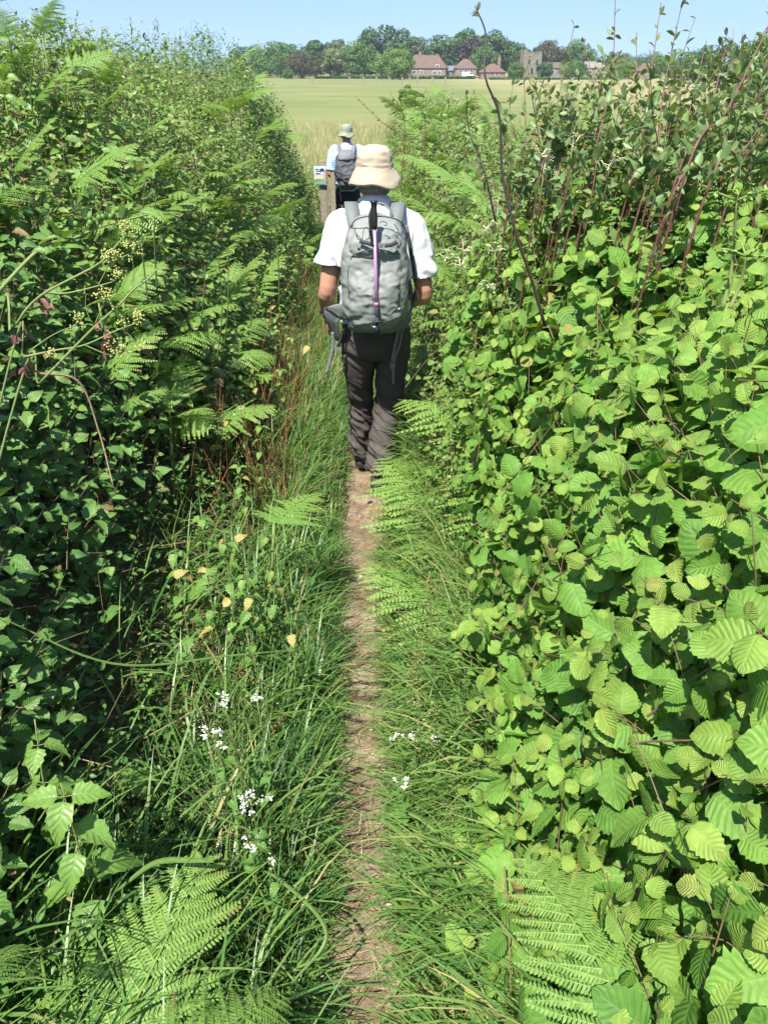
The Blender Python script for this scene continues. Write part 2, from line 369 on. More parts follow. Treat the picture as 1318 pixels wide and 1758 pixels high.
# ================================================================== SETTING
def build_ground():
    xs = np.concatenate([-np.geomspace(900, 6, 26), np.linspace(-5, -1.2, 26), np.linspace(-1.1, 1.3, 90), np.linspace(1.4, 5, 24), np.geomspace(6, 900, 26)])
    ys = np.concatenate([np.linspace(-6, 0, 10), np.linspace(.15, 13, 120), np.geomspace(14, 1500, 40)])
    X, Y = np.meshgrid(xs, ys); Z = T(X, Y) + .02 * vn(X, Y, 2.3) * (np.abs(X) > .3) + np.where(Y > 14, .08 * vn(X, Y, .13), 0)
    u = X - xc(Y); groove = np.exp(-(u / .13) ** 4) * (Y < 12.5)
    Z = Z - .012 * groove
    mb = MB(); mb.add(*grid_base(np.stack([X, Y, Z], -1)))
    m, nt, nd, lk = newmat('ground_soil_and_grass')
    ge = N(nt, 'ShaderNodeNewGeometry'); sp = N(nt, 'ShaderNodeSeparateXYZ'); lk.new(ge.outputs['Position'], sp.inputs[0])
    n1 = noise_(nt, 14, 5, ge.outputs['Position']); n2 = noise_(nt, 90, 4, ge.outputs['Position'])
    soil = mixc(nt, n2, ramp(nt, n1, [(.3, (.035, .025, .015)), (.7, (.10, .07, .04))]), (.05, .06, .02))
    # field: long pale grass, strips along the sowing direction
    mp = N(nt, 'ShaderNodeMapping'); mp.inputs['Scale'].default_value = (.05, .07, 1); lk.new(ge.outputs['Position'], mp.inputs[0])
    f1 = noise_(nt, 1.0, 6, mp.outputs[0], .65); f2 = noise_(nt, 3.0, 5, ge.outputs['Position'], .7); f3 = noise_(nt, .035, 3, ge.outputs['Position'])
    fc = ramp(nt, f1, [(.32, (.13, .155, .06)), (.5, (.18, .20, .08)), (.68, (.24, .225, .105))])
    fc = mixc(nt, math_(nt, 'MULTIPLY', f2, .5), fc, (.10, .13, .04))
    pale = N(nt, 'ShaderNodeMapRange'); pale.inputs['From Min'].default_value = 14; pale.inputs['From Max'].default_value = 34; lk.new(sp.outputs[0], pale.inputs[0])
    pal = math_(nt, 'MULTIPLY', pale.outputs[0], math_(nt, 'MULTIPLY_ADD', f3, 1.2, .2))
    fc = mixc(nt, pal, fc, (.26, .24, .12))
    fr = N(nt, 'ShaderNodeMapRange'); fr.inputs['From Min'].default_value = 12.3; fr.inputs['From Max'].default_value = 13.5; lk.new(sp.outputs[1], fr.inputs[0])
    fx = N(nt, 'ShaderNodeMapRange'); fx.inputs['From Min'].default_value = 2.2; fx.inputs['From Max'].default_value = 3.0; lk.new(sp.outputs[0], fx.inputs[0])
    c = mixc(nt, math_(nt, 'MAXIMUM', fr.outputs[0], fx.outputs[0]), soil, fc)
    pb = N(nt, 'ShaderNodeBsdfPrincipled'); pb.inputs['Roughness'].default_value = .95; pb.inputs['Specular IOR Level'].default_value = .1
    b = N(nt, 'ShaderNodeBump'); b.inputs['Strength'].default_value = .8; b.inputs['Distance'].default_value = .03; lk.new(n1, b.inputs['Height'])
    lk.new(b.outputs[0], pb.inputs['Normal']); lk.new(c, pb.inputs['Base Color'])
    out = N(nt, 'ShaderNodeOutputMaterial'); lk.new(pb.outputs[0], out.inputs[0])
    tag(mb.build('ground', m), kind='structure', label='grassy ground and open field', cat='ground')
    # trodden path
    ys = np.linspace(-.4, 12.0, 420); us = np.linspace(-1, 1, 29); Y, S = np.meshgrid(ys, us, indexing='ij')
    wl = .13 + .05 * vn(Y * 0, Y, .9) + .03 * vn(Y * 0, Y, 4.1); wr = .11 + .04 * vn(Y * 0 + 3, Y, 1.1) + .02 * vn(Y * 0 + 1, Y, 5)
    U = np.where(S < 0, S * wl, S * wr); X = xc(Y) + U
    nz = np.array([mnoise.fractal(Vector((a * 9, b_ * 9, 0)), 1.0, 2.1, 4) for a, b_ in zip(X.ravel(), Y.ravel())]).reshape(X.shape)
    Z = T(X, Y) - .012 * np.exp(-(U / .13) ** 4) + .013 + .013 * nz - .018 * np.abs(S) ** 5
    mb = MB(); mb.add(*grid_base(np.stack([X, Y, Z], -1)))
    m, nt, nd, lk = newmat('trodden_earth')
    ge = N(nt, 'ShaderNodeNewGeometry')
    n1 = noise_(nt, 7, 5, ge.outputs['Position'], .6); n2 = noise_(nt, 130, 4, ge.outputs['Position'], .7); n3 = noise_(nt, 30, 5, ge.outputs['Position'], .7)
    c = ramp(nt, n1, [(.3, (.12, .085, .055)), (.5, (.215, .165, .115)), (.68, (.34, .285, .21))])
    c = mixc(nt, 1.0, c, ramp(nt, n3, [(.3, (.65, .62, .6)), (.62, (1.15, 1.15, 1.15))]), 'MULTIPLY')
    c = mixc(nt, 1.0, c, ramp(nt, n2, [(.35, (.75, .73, .7)), (.6, (1.1, 1.1, 1.1))]), 'MULTIPLY')
    pb = N(nt, 'ShaderNodeBsdfPrincipled'); pb.inputs['Roughness'].default_value = .9; pb.inputs['Specular IOR Level'].default_value = .2
    b = N(nt, 'ShaderNodeBump'); b.inputs['Strength'].default_value = .9; b.inputs['Distance'].default_value = .008
    lk.new(math_(nt, 'ADD', n3, math_(nt, 'MULTIPLY', n2, .4)), b.inputs['Height']); lk.new(b.outputs[0], pb.inputs['Normal'])
    lk.new(c, pb.inputs['Base Color']); out = N(nt, 'ShaderNodeOutputMaterial'); lk.new(pb.outputs[0], out.inputs[0])
    tag(mb.build('path', m), kind='structure', label='narrow trodden earth path', cat='path')
build_ground()

# ------------------------------------------------------------------ grass
def blade(kind, rows=5):
    V = np.zeros((rows + 1, 3, 3))
    for i in range(rows + 1):
        t = i / rows; wd = .5 * (1 - t ** 2.2) * (.6 + .4 * min(1, t * 4))
        bend = kind
        a = t * bend; y = (math.sin(a) if bend < .01 else (1 - math.cos(a)) / bend); z = t if bend < .01 else math.sin(a) / bend
        V[i] = [(-wd, y, z + .0), (0, y - .25 * wd * 0, z), (wd, y, z)]
        V[i, 1, 1] += .0; V[i, 1, 2] -= .0
    return V
def blade_base(bend, rows=5):
    V = blade(bend, rows); return grid_base(V)
BL = [blade_base(b) for b in (.3, .8, 1.3, 1.9, 2.5)]
def grass(mb, x, y, z, hgt, wid, lean_x, lean_y=0., spread=.8, bends=(0, 1, 2, 3, 4), tone=.5, young=.1, wearp=.04, pbend=None):
    n = len(x); d = np.stack([lean_x + spread * rng.standard_normal(n), lean_y + spread * rng.standard_normal(n), np.zeros(n)], 1)
    Y = nrm(d); X = np.cross(Y, UP)
    Z = nrm(UP + Y * (.25 * rng.random(n))[:, None] + rnd(n) * .08)
    M = np.stack([X * wid[:, None], Y * hgt[:, None], Z * hgt[:, None]], -1)
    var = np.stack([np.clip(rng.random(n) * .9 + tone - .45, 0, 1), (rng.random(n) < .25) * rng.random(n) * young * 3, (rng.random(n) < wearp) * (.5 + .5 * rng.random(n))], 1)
    wch = rng.choice(bends, n, p=pbend); P = np.stack([x, y, z], 1)
    for b in set(bends):
        k = wch == b; mb.inst(BL[b], M[k], P[k], var[k])
def tufted(n, ntuft, ux, yr, ypow, rad=.035):
    cu = rng.uniform(*ux, ntuft); cy = yr[0] + (yr[1] - yr[0]) * rng.random(ntuft) ** ypow
    i = rng.integers(0, ntuft, n); return cu[i] + rad * rng.standard_normal(n), cy[i] + rad * 1.6 * rng.standard_normal(n), i
def verge(name, side, label, spec):
    mb = MB()
    for (n, nt_, ux, yr, ypow, hr, wr, lean, kw) in spec:
        u, y, ti = tufted(n, nt_, ux, yr, ypow); tl = rng.uniform(-.5, .5, nt_)[ti]
        hob = 1 - .6 * np.exp(-((y - 3.35) / .55) ** 2) * (u < .3); k = (u > .082 + .03 * np.exp(-((y - 1.9) / .35) ** 2) + .035 * vn(y * 0 + 1 + side, y, 1.3) + .02 * vn(y * 0 + side, y, 4.0) + .018 * rng.standard_normal(n)) & (y > .25) & ~((side < 0) & (u > .40 + .06 * rng.standard_normal(n)) & (y > 1.1) & (y < 3.7) & (rng.random(n) < .8)); u, y, tl = u[k], y[k], tl[k]; n = len(u)
        x = xc(y) + side * u
        lod = 1 + .05 * y
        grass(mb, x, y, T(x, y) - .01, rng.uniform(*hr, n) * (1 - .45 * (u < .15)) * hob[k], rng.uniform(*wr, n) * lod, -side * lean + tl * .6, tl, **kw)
    return tag(mb.build(name, M_grass), label, 'grass', kind='stuff')
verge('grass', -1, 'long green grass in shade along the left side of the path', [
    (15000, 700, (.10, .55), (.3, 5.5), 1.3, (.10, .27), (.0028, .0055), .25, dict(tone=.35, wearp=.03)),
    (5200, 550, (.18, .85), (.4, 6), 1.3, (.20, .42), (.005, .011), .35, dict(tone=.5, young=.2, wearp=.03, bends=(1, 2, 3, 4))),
    (7000, 450, (.10, .8), (5, 12), 1, (.2, .45), (.004, .008), .5, dict(tone=.5, young=.3, wearp=.06)),
    (5000, 400, (.10, .6), (3, 7), 1, (.2, .4), (.003, .006), .5, dict(tone=.6, young=.4, wearp=.05)),
    (9000, 300, (.07, .2), (.3, 12), 1.3, (.05, .15), (.002, .0038), .7, dict(tone=.4, wearp=.15)),
    (600, 90, (.08, .16), (.3, 2.0), 1, (.14, .26), (.003, .006), 1.0, dict(tone=.5, bends=(3, 4)))])
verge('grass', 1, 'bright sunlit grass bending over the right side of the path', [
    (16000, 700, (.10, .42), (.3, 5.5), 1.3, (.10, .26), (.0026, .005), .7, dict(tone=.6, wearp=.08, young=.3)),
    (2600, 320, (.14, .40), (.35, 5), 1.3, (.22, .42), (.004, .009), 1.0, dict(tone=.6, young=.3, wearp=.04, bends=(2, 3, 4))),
    (5000, 300, (.10, .4), (5, 12), 1, (.2, .42), (.004, .007), .6, dict(tone=.6, young=.4, wearp=.08)),
    (9000, 300, (.06, .22), (.3, 12), 1.3, (.05, .15), (.002, .0038), .8, dict(tone=.5, wearp=.2)),
    (600, 90, (.07, .16), (.3, 2.0), 1, (.14, .26), (.003, .006), 1.2, dict(tone=.6, bends=(3, 4)))])
def straw():
    mb = MB(); n = 5200
    y = .3 + 9 * rng.random(n) ** 1.5; u = rng.normal(0, .13, n) + np.where(rng.random(n) < .5, .07, -.05); x = xc(y) + u
    h = rng.uniform(.03, .11, n)
    d = nrm(np.stack([rng.standard_normal(n), rng.standard_normal(n) * .7, rng.normal(0, .06, n)], 1)); X = np.cross(d, UP)
    M = np.stack([X * rng.uniform(.0012, .0026, n)[:, None], nrm(np.cross(X, d)) * h[:, None], d * h[:, None]], -1)
    P = np.stack([x, y, T(x, y) + .008 + .008 * rng.random(n)], 1)
    var = np.stack([rng.random(n), rng.random(n) * .6, np.zeros(n)], 1)
    mb.inst(BL[0], M, P, var)
    tag(mb.build('dry_straw', M_straw), 'dry brown grass litter scattered over the earth path', 'straw', kind='stuff')
straw()
def field_grass():
    mb = MB(); n = 42000
    y = 12.4 + 38 * rng.random(n) ** 1.7; x = -2.5 - .12 * y * rng.random(n) + rng.random(n) * (4.5 + .75 * y)
    x = np.where(rng.random(n) < .12, rng.uniform(2.6, 7, n), x); yy = np.where((x > 2.4) & (rng.random(n) < .25), rng.uniform(5, 12.4, n), y)
    s = 1 + .03 * y
    grass(mb, x, yy, T(x, yy) - .02, rng.uniform(.25, .6, n), .006 * s, 0, 0, spread=1, bends=(0, 1, 2), tone=.5, young=.3, wearp=.25)
    tag(mb.build('field_grass', M_fieldgrass), 'tall pale seeding grass of the field beyond the path', 'grass', kind='stuff')
field_grass()

# ================================================================== HEDGES AND UNDERGROWTH
def bush_set(P, Nn, centres):
    C = np.array([c[0] for c in centres]); return np.argmin(((P[:, None, :2] - C[None, :, :2]) * np.array([1, .7])).__pow__(2).sum(-1) + .03 * rng.random((len(P), len(C))), 1)
def make_bush(name, label, cat, group, base, P, Nn, mat, stem_mat, nstem=7, stem_r=.008, **kw):
    th = thing(name, label, cat, base, group=group)
    lv, tw = MB(), MB(); shoots(lv, tw, P, Nn, **kw)
    b = np.array(base)
    if len(P) and nstem:
        for i in rng.choice(len(P), min(nstem, len(P)), replace=False):
            e = P[i] - Nn[i] * .12 - UP * .05; s0 = b + np.array([rng.normal(0, .08), rng.normal(0, .12), -.05])
            m_ = (s0 + e) / 2 + np.array([rng.normal(0, .05), rng.normal(0, .06), .08])
            tw.add(*tube(smoothpath([s0, m_, e], 9), np.linspace(stem_r, stem_r * .35, 9), 6))
    tw.build('stems', stem_mat, th, b); lv.build('foliage', mat, th, b)
    return th
def ground_at(x, y): return np.array([x, y, float(T(np.array(x), np.array(y)))])

# --- right bank: hazel
HC = [(ground_at(.50, .55), 'hazel bush nearest the camera, its big leaves filling the lower right corner'),
      (ground_at(.55, 1.15), 'hazel bush with broad pleated leaves, right of the bare path and above the corner ferns'),
      (ground_at(.58, 1.75), 'dense hazel bush in the middle of the right bank, level with the red-tipped sapling'),
      (ground_at(.95, 1.5), 'hazel bush at the right edge, its top leaves standing against the reddish shoots'),
      (ground_at(.62, 2.5), 'hazel bush beside the first hiker, at the top left end of the hazels')]
P, Nn = surf(3300, 1, (.2, 1.25), (.25, 3.1), .25, depth=.07, maxlift=.07)
u = P[:, 0] - xc(P[:, 1]); hrel = P[:, 2] - g(P[:, 1])
keep = ~((hrel < .45) & (P[:, 1] > 1.25)) & ~((u < .36) & (P[:, 1] > 1.7)) & (hrel > .18) & (rng.random(len(P)) < 1 - .75 * ((P[:, 1] > 1.55) & (u > .75) & (u < 1.1) & (vn(u * 2, P[:, 1] * 2) > .1)))
P, Nn = P[keep], Nn[keep]; ib = bush_set(P, Nn, HC)
for i, (b, lab) in enumerate(HC):
    k = ib == i
    make_bush('hazel_bush', lab, 'hazel bush', 'hazel bushes on the right bank', b, P[k], Nn[k], M_hazel, M_twig, nstem=9, L=.22, nl=7, size=.047, bases=HZ, young=.75, sizevar=.34, wearp=.015, tone=.55, jit=.58)
# --- glossy holly growing low among the hazels
for (x, y, r, n, lab) in ((.74, 1.95, .26, 60, 'dark glossy holly showing between the upper hazel leaves on the right'),
                          (.60, .95, .18, 40, 'dark glossy holly in a gap of the hazels near the right edge')):
    c = ground_at(x, y); Pq = c + np.stack([rng.normal(0, r * .6, n), rng.normal(0, r * .7, n), rng.uniform(.12, .52, n) * (HR(np.array(x - xc(y)), np.array(y)))], 1)
    make_bush('holly_bush', lab, 'holly', None, c, Pq, nrm(rnd(n) * .5 + UP), M_holly, M_twig, nstem=60, stem_r=.003, L=.12, nl=12, size=.027, bases=BR, young=.2, tone=.5)
# --- right bank, mid distance: bramble, honeysuckle and small-leaved shrubs
SC = [(ground_at(.6, 3.3), 'small-leaved bramble bush right of the first hiker, tangled with honeysuckle'),
      (ground_at(.85, 4.6), 'green thicket bush halfway along the right bank behind the honeysuckle'),
      (ground_at(.75, 6.4), 'leafy bush on the right bank level with the gap between the two hikers'),
      (ground_at(.8, 9.2), 'farthest bush of the right bank, standing against the pale field'),
      (ground_at(1.3, 3.4), 'bush at the foot of the reddish shoots along the top right of the bank')]
P, Nn = surf(5200, 1, (.16, 1.75), (2.5, 11.6), .35, depth=.05, maxlift=.06)
ib = bush_set(P, Nn, SC)
for i, (b, lab) in enumerate(SC):
    k = ib == i
    make_bush('bramble_bush', lab, 'bush', 'bushes of the right bank', b, P[k], Nn[k], M_small if i != 0 else M_small, M_twig, nstem=8, L=.22, nl=7, size=.040, bases=SM + OV[:1] + BRL, young=.6, tone=.62, droopy=.2, wearp=.03)
# --- left bank
LC = [(ground_at(-.80, .75), 'dark bramble bush low at the left edge above the foreground bracken'),
      (ground_at(-.95, 1.6), 'bramble bush at the left edge beneath the yellow umbels'),
      (ground_at(-1.25, 2.6), 'tall bramble bush rising at the upper left corner'),
      (ground_at(-1.05, 3.6), 'broad mound of bramble and bindweed behind the yellow umbels'),
      (ground_at(-1.45, 5.2), 'pale green hedge bush with wispy tops halfway along the left bank'),
      (ground_at(-1.15, 7.0), 'tangled hedge bush left of the first hiker, below the skyline'),
      (ground_at(-1.5, 8.8), 'leafy hawthorn bush whose sprays stand up against the sky on the left'),
      (ground_at(-1.1, 10.6), 'dark green hedge bush at the far end of the left bank beside the second hiker')]
P, Nn = surf(7600, -1, (.5, 2.9), (.5, 11.9), .55, depth=.06, maxlift=.07)
P2, N2 = surf(2600, -1, (.9, 2.9), (2.0, 7.5), .3, depth=.16, maxlift=.04); P, Nn = np.concatenate([P, P2]), np.concatenate([Nn, N2])
hh = P[:, 2] - g(P[:, 1]); k = (hh > .42 + .15 * rng.random(len(P))) & ~((P[:, 1] > 1.5) & (P[:, 1] < 3.4) & (xc(P[:, 1]) - P[:, 0] < 1.1) & (rng.random(len(P)) < .5)) ; P, Nn = P[k], Nn[k]
ib = bush_set(P, Nn, LC)
for i, (b, lab) in enumerate(LC):
    k = ib == i; near = i < 4
    mat = [M_bramble, M_bramble, M_bramble, M_small, M_small, M_small, M_hawth, M_hawth][i]
    make_bush('bramble_bush' if i < 4 else 'hedge_bush', lab, 'bramble' if i < 4 else 'hedge bush', 'bushes of the left bank', b, P[k], Nn[k], mat, M_twig, nstem=9, L=.24, nl=6 if near else 8,
              size=.056 if near else .042, bases=(BR + BIND) if near else (BRL + SM + OV[:1]), young=.5, tone=(.55, .5, .7, .75, .9, .7, .8, .5)[i], droopy=.35, wearp=.04)
# --- shaded leafy undergrowth that nobody could count
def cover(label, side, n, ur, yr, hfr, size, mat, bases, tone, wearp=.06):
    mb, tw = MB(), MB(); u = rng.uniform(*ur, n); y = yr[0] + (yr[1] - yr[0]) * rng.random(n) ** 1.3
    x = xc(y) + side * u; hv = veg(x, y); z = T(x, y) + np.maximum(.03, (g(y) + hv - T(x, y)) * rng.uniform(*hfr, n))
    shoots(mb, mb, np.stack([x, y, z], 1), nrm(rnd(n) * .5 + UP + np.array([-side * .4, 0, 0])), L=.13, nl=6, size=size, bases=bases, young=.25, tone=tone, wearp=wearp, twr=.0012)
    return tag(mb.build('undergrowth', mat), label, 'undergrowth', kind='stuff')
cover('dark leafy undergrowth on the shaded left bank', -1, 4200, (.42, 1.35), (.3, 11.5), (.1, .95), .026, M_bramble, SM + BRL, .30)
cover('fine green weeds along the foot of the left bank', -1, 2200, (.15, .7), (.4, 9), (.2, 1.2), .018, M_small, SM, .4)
cover('leafy undergrowth at the foot of the right bank', 1, 1500, (.2, .8), (.4, 11), (.05, .8), .026, M_small, SM + BRL, .5)
def dead_stems():
    mb = MB(); n = 900; y = 1.2 + 7 * rng.random(n) ** 1.4; v = rng.uniform(.35, 1.15, n); x = xc(y) - v
    A = np.stack([x, y, T(x, y) + rng.uniform(0, .35, n) * veg(x, y)], 1); B = A + rnd(n) * np.array([.09, .09, .07]) * rng.uniform(.5, 1.5, n)[:, None]
    sticks(mb, A, B, .0008 + .0010 * rng.random(n), np.stack([rng.random(n), rng.random(n), 0 * x], 1))
    tag(mb.build('dead_stems', M_straw), 'dry brown dead stems tangled in the left bank', 'dead stems', kind='stuff')
dead_stems()

# ------------------------------------------------------------------ bracken
def frond_mesh(seed, npin=17, npl=13, width=.42, arch=.5, pdroop=.25, angle=62):
    r = np.random.default_rng(seed); mb = MB(); rach = []
    def R_(t):
        a = arch * t; return np.array([.03 * math.sin(t * 3 + seed), t * math.cos(a * .6), t * math.sin(.35) - arch * .42 * t * t])
    for i in range(22): rach.append(R_(i / 21))
    rach = np.array(rach); mb.add(*tube(rach, np.linspace(.0075, .0015, 22), 5), var=np.array([.2, .6, 0]))
    V = []; L = []; Tt = []; UVs = []; VA = []; nv = 0
    for i in range(npin):
        t = .04 + .93 * (i / npin) ** 1.05
        ln = width * (1 - t) ** .78 * (1 + .11 * r.standard_normal()) * (.6 if r.random() < .06 else 1) * (.82 if i == 0 else 1) + .02
        for sd in (-1, 1):
            o = R_(t + (.012 if sd > 0 else 0)); ta = nrm(R_(t + .02) - R_(t)); an = R(angle - 18 * t + 6 * r.standard_normal())
            sx = nrm(np.cross(ta, UP)) * sd; nrml = nrm(np.cross(sx, ta)) * sd
            if nrml[2] < 0: nrml = -nrml
            d = nrm(sx * math.sin(an) + ta * math.cos(an)); b = nrm(np.cross(d, nrml)); dr = pdroop * (.7 + .6 * r.random()); cv = .18 * r.random()
            m = max(5, int(npl * 1.35 * (ln / width) ** .6)); young = min(1, t * .8)
            wr_ = 1.0 if r.random() < .10 else 0.0
            def Q(s): return o + d * ln * s + ta * cv * ln * s * s - nrml * dr * ln * s * s
            pm = [Q(s) for s in np.linspace(0, 1, 5)]
            mb.add(*tube(pm, np.linspace(.003, .0012, 5), 3, False), var=np.array([.3, .5, 0]))
            for j in range(m):
                s = (j + .5) / m; pl = min(ln * .2, .70 / npin) * (1 - s) ** .5 * (1 + .08 * r.standard_normal()) + .004; hw = ln / m * .41
                q = Q(s); dd = nrm(Q(s + .02) - q)
                for e in (-1, 1):
                    bb = nrm(b * e + dd * .38 - nrml * (.22 + .12 * r.standard_normal())); pts = [q - dd * hw, q - dd * hw * .85 + bb * pl * .7, q + bb * pl + dd * hw * .35, q + dd * hw * .9 + bb * pl * .62, q + dd * hw]
                    V += pts; L += [nv + k for k in (range(5) if e * sd > 0 else (4, 3, 2, 1, 0))]; Tt.append(5); UVs += [(0, 0), (0, 1), (.5, 1), (1, 1), (1, 0)]
                    VA += [(np.clip(.5 + .2 * r.standard_normal(), 0, 1), young * .5 + .25 * s, wr_ * max(0, s - .6) * 2.2)] * 5; nv += 5
    mb.add(np.array(V), L, Tt, np.array(UVs, float), np.array(VA))
    return mb.mesh('bracken_blade', M_fern, smooth=False)
FR = [frond_mesh(1), frond_mesh(2, 19, 14, .38, .75, .35), frond_mesh(3, 15, 12, .48, .35, .2, 68), frond_mesh(4, 14, 11, .36, 1.0, .5, 55)]
FRBIG = frond_mesh(7, 19, 19, .40, .42, .14, 62)
BENTST = MB().add(*tube(smoothpath([(0, 0, 0), (.01, -.03, .5), (0, 0, 1)], 7), np.linspace(.011, .006, 7), 6)).mesh('stalk', M_stem)
def frond(P, az, size, pitch=.2, roll=0., label='', group=None, me=None, stalk=True, base=None):
    """a frond whose blade begins at P, points to azimuth az (0 = away from camera), pitched up by pitch"""
    P = np.array(P, float)
    b = np.array(base, float) if base is not None else np.array([P[0] - .12 * math.sin(az), P[1] - .12 * math.cos(az), float(T(np.array(P[0]), np.array(P[1]))) - .03])
    if b[2] > P[2] - .05: b[2] = P[2] - .12
    th = thing('bracken_frond', label, 'bracken', b, group=group)
    bl = bpy.data.objects.new('blade', me or FR[rng.integers(0, 4)]); link(bl, th)
    bl.matrix_local = Matrix.Translation(Vector(P - b)) @ Matrix.Rotation(-az, 4, 'Z') @ Matrix.Rotation(pitch, 4, 'X') @ Matrix.Rotation(roll, 4, 'Y') @ Matrix.Scale(size, 4)
    if stalk:
        st = bpy.data.objects.new('stalk', BENTST); link(st, th); d = Vector(P - b); L_ = d.length
        st.matrix_local = d.to_track_quat('Z', 'Y').to_matrix().to_4x4() @ Matrix.Diagonal((.75, .75, L_, 1))
    return th
def aim(P, Q):      # azimuth from P to Q
    return math.atan2(Q[0] - P[0], Q[1] - P[1])
def frond2(a, ya, b, yb, label, group=None, me=None, **kw):
    """frond from the place seen at pixel a (distance ya) to the place seen at pixel b (distance yb)"""
    A = W(*a, ya); B = W(*b, yb); d = B - A; L_ = np.linalg.norm(d); hz_ = math.hypot(d[0], d[1])
    pit = math.atan2(d[2], hz_)
    return frond(A, aim(A, B), L_ / .95, pit - .12, kw.pop('roll', 0), label, group, me, **kw)
# foreground and other single fronds
frond2((90, 1960), .50, (358, 1478), .98, 'large bracken frond in the bottom left corner, the right-hand one of the overlapping pair', me=FRBIG, roll=.12)
frond2((-20, 1960), .50, (165, 1500), 1.02, 'large bracken frond in the bottom left corner, the left-hand one of the overlapping pair', me=FRBIG, roll=-.2)
frond2((250, 1850), .48, (490, 1712), .66, 'bracken frond cut by the bottom edge, right of the large pair in the grass', me=FR[0], roll=.1)
frond2((-60, 1700), .55, (60, 1600), .7, 'dim bracken frond cut by the lower left edge of the view', me=FR[1])
frond2((1110, 1830), .40, (905, 1478), .70, 'large bracken frond lying over hazel leaves at the lower right', me=FRBIG, roll=-.1)
frond2((1330, 1600), .55, (1190, 1340), .82, 'bracken frond at the right edge beside the dark hazel leaf', me=FRBIG)
frond2((1340, 1290), .80, (1235, 960), 1.08, 'bracken frond standing at the right edge behind the hazels', me=FRBIG, roll=.4)
frond2((1260, 1820), .42, (1120, 1660), .56, 'bracken frond in the lower right corner under the hazels', me=FR[2])
frond2((470, 900), 2.2, (548, 856), 2.45, 'small bright bracken frond alone on the left verge behind the first nettles', me=FR[2])
for k, (a, ya, b, yb) in enumerate([((830, 930), 2.55, (655, 835), 3.0), ((850, 1000), 2.2, (700, 915), 2.55), ((800, 1080), 1.95, (632, 985), 2.3), ((860, 850), 2.7, (690, 765), 3.2), ((880, 760), 2.8, (690, 690), 3.3),
                                    ((790, 980), 2.35, (690, 860), 2.9), ((880, 900), 2.3, (780, 830), 2.7), ((830, 1050), 2.0, (720, 1010), 2.2), ((930, 980), 2.0, (820, 930), 2.3), ((850, 800), 2.9, (760, 700), 3.4), ((760, 900), 2.7, (665, 800), 3.25)]):
    frond2(a, ya, b, yb, 'lime green bracken frond reaching over the right verge just behind the first hiker', 'bracken at the foot of the right bank', me=FR[k % 4])
# bracken stands
def stand(n, side, ur, yr, size, label, group, lift=(.0, .2), pitch=(.0, .5), ypow=1., inward=.8):
    for i in range(n):
        u = rng.uniform(*ur); y = yr[0] + (yr[1] - yr[0]) * rng.random() ** ypow; x = float(xc(y)) + side * u
        z = float(g(y)) + float(veg(np.array(x), np.array(y))) + rng.uniform(*lift) - .12
        az = rng.uniform(-math.pi, math.pi) if rng.random() > inward else (-side * math.pi / 2 + rng.normal(0, .8))
        s = rng.uniform(*size)
        frond((x + .4 * s * side * (inward > .5), y, z), az, s, rng.uniform(*pitch), rng.normal(0, .25), label, group)
stand(50, 1, (.22, .62), (3.6, 7), (.24, .42), 'bright green bracken frond on the right bank ahead of the first hiker', 'bracken on the right bank')
stand(34, 1, (.15, 1.0), (7, 11.2), (.26, .42), 'bracken frond on the crest at the far end of the right bank against the field', 'bracken at the far end of the right bank')
stand(12, 1, (.9, 1.5), (3.8, 6), (.22, .36), 'feathery bracken frond standing up among the reddish shoots', 'bracken among the shoots', lift=(.0, .25), pitch=(.4, 1.0), inward=.2)
stand(34, -1, (.55, 1.05), (3.0, 5.6), (.28, .46), 'pale green bracken frond on the left bank beside the first hiker', 'bracken on the left bank', lift=(.05, .35), pitch=(.0, .6))
stand(26, -1, (.9, 1.7), (2.8, 5), (.22, .4), 'bracken frond arching over the brambles high on the left bank', 'bracken high on the left bank', lift=(.05, .3), pitch=(.1, .7))
stand(26, -1, (.4, 1.1), (5.6, 11), (.35, .6), 'bracken frond on the left bank near the sign and the second hiker', 'bracken at the far end of the left bank', lift=(.05, .3))
stand(5, -1, (.55, .8), (1.2, 2.6), (.14, .22), 'dim bracken frond in the shade low on the left bank', 'shaded bracken', lift=(-.06, .06), inward=.3)

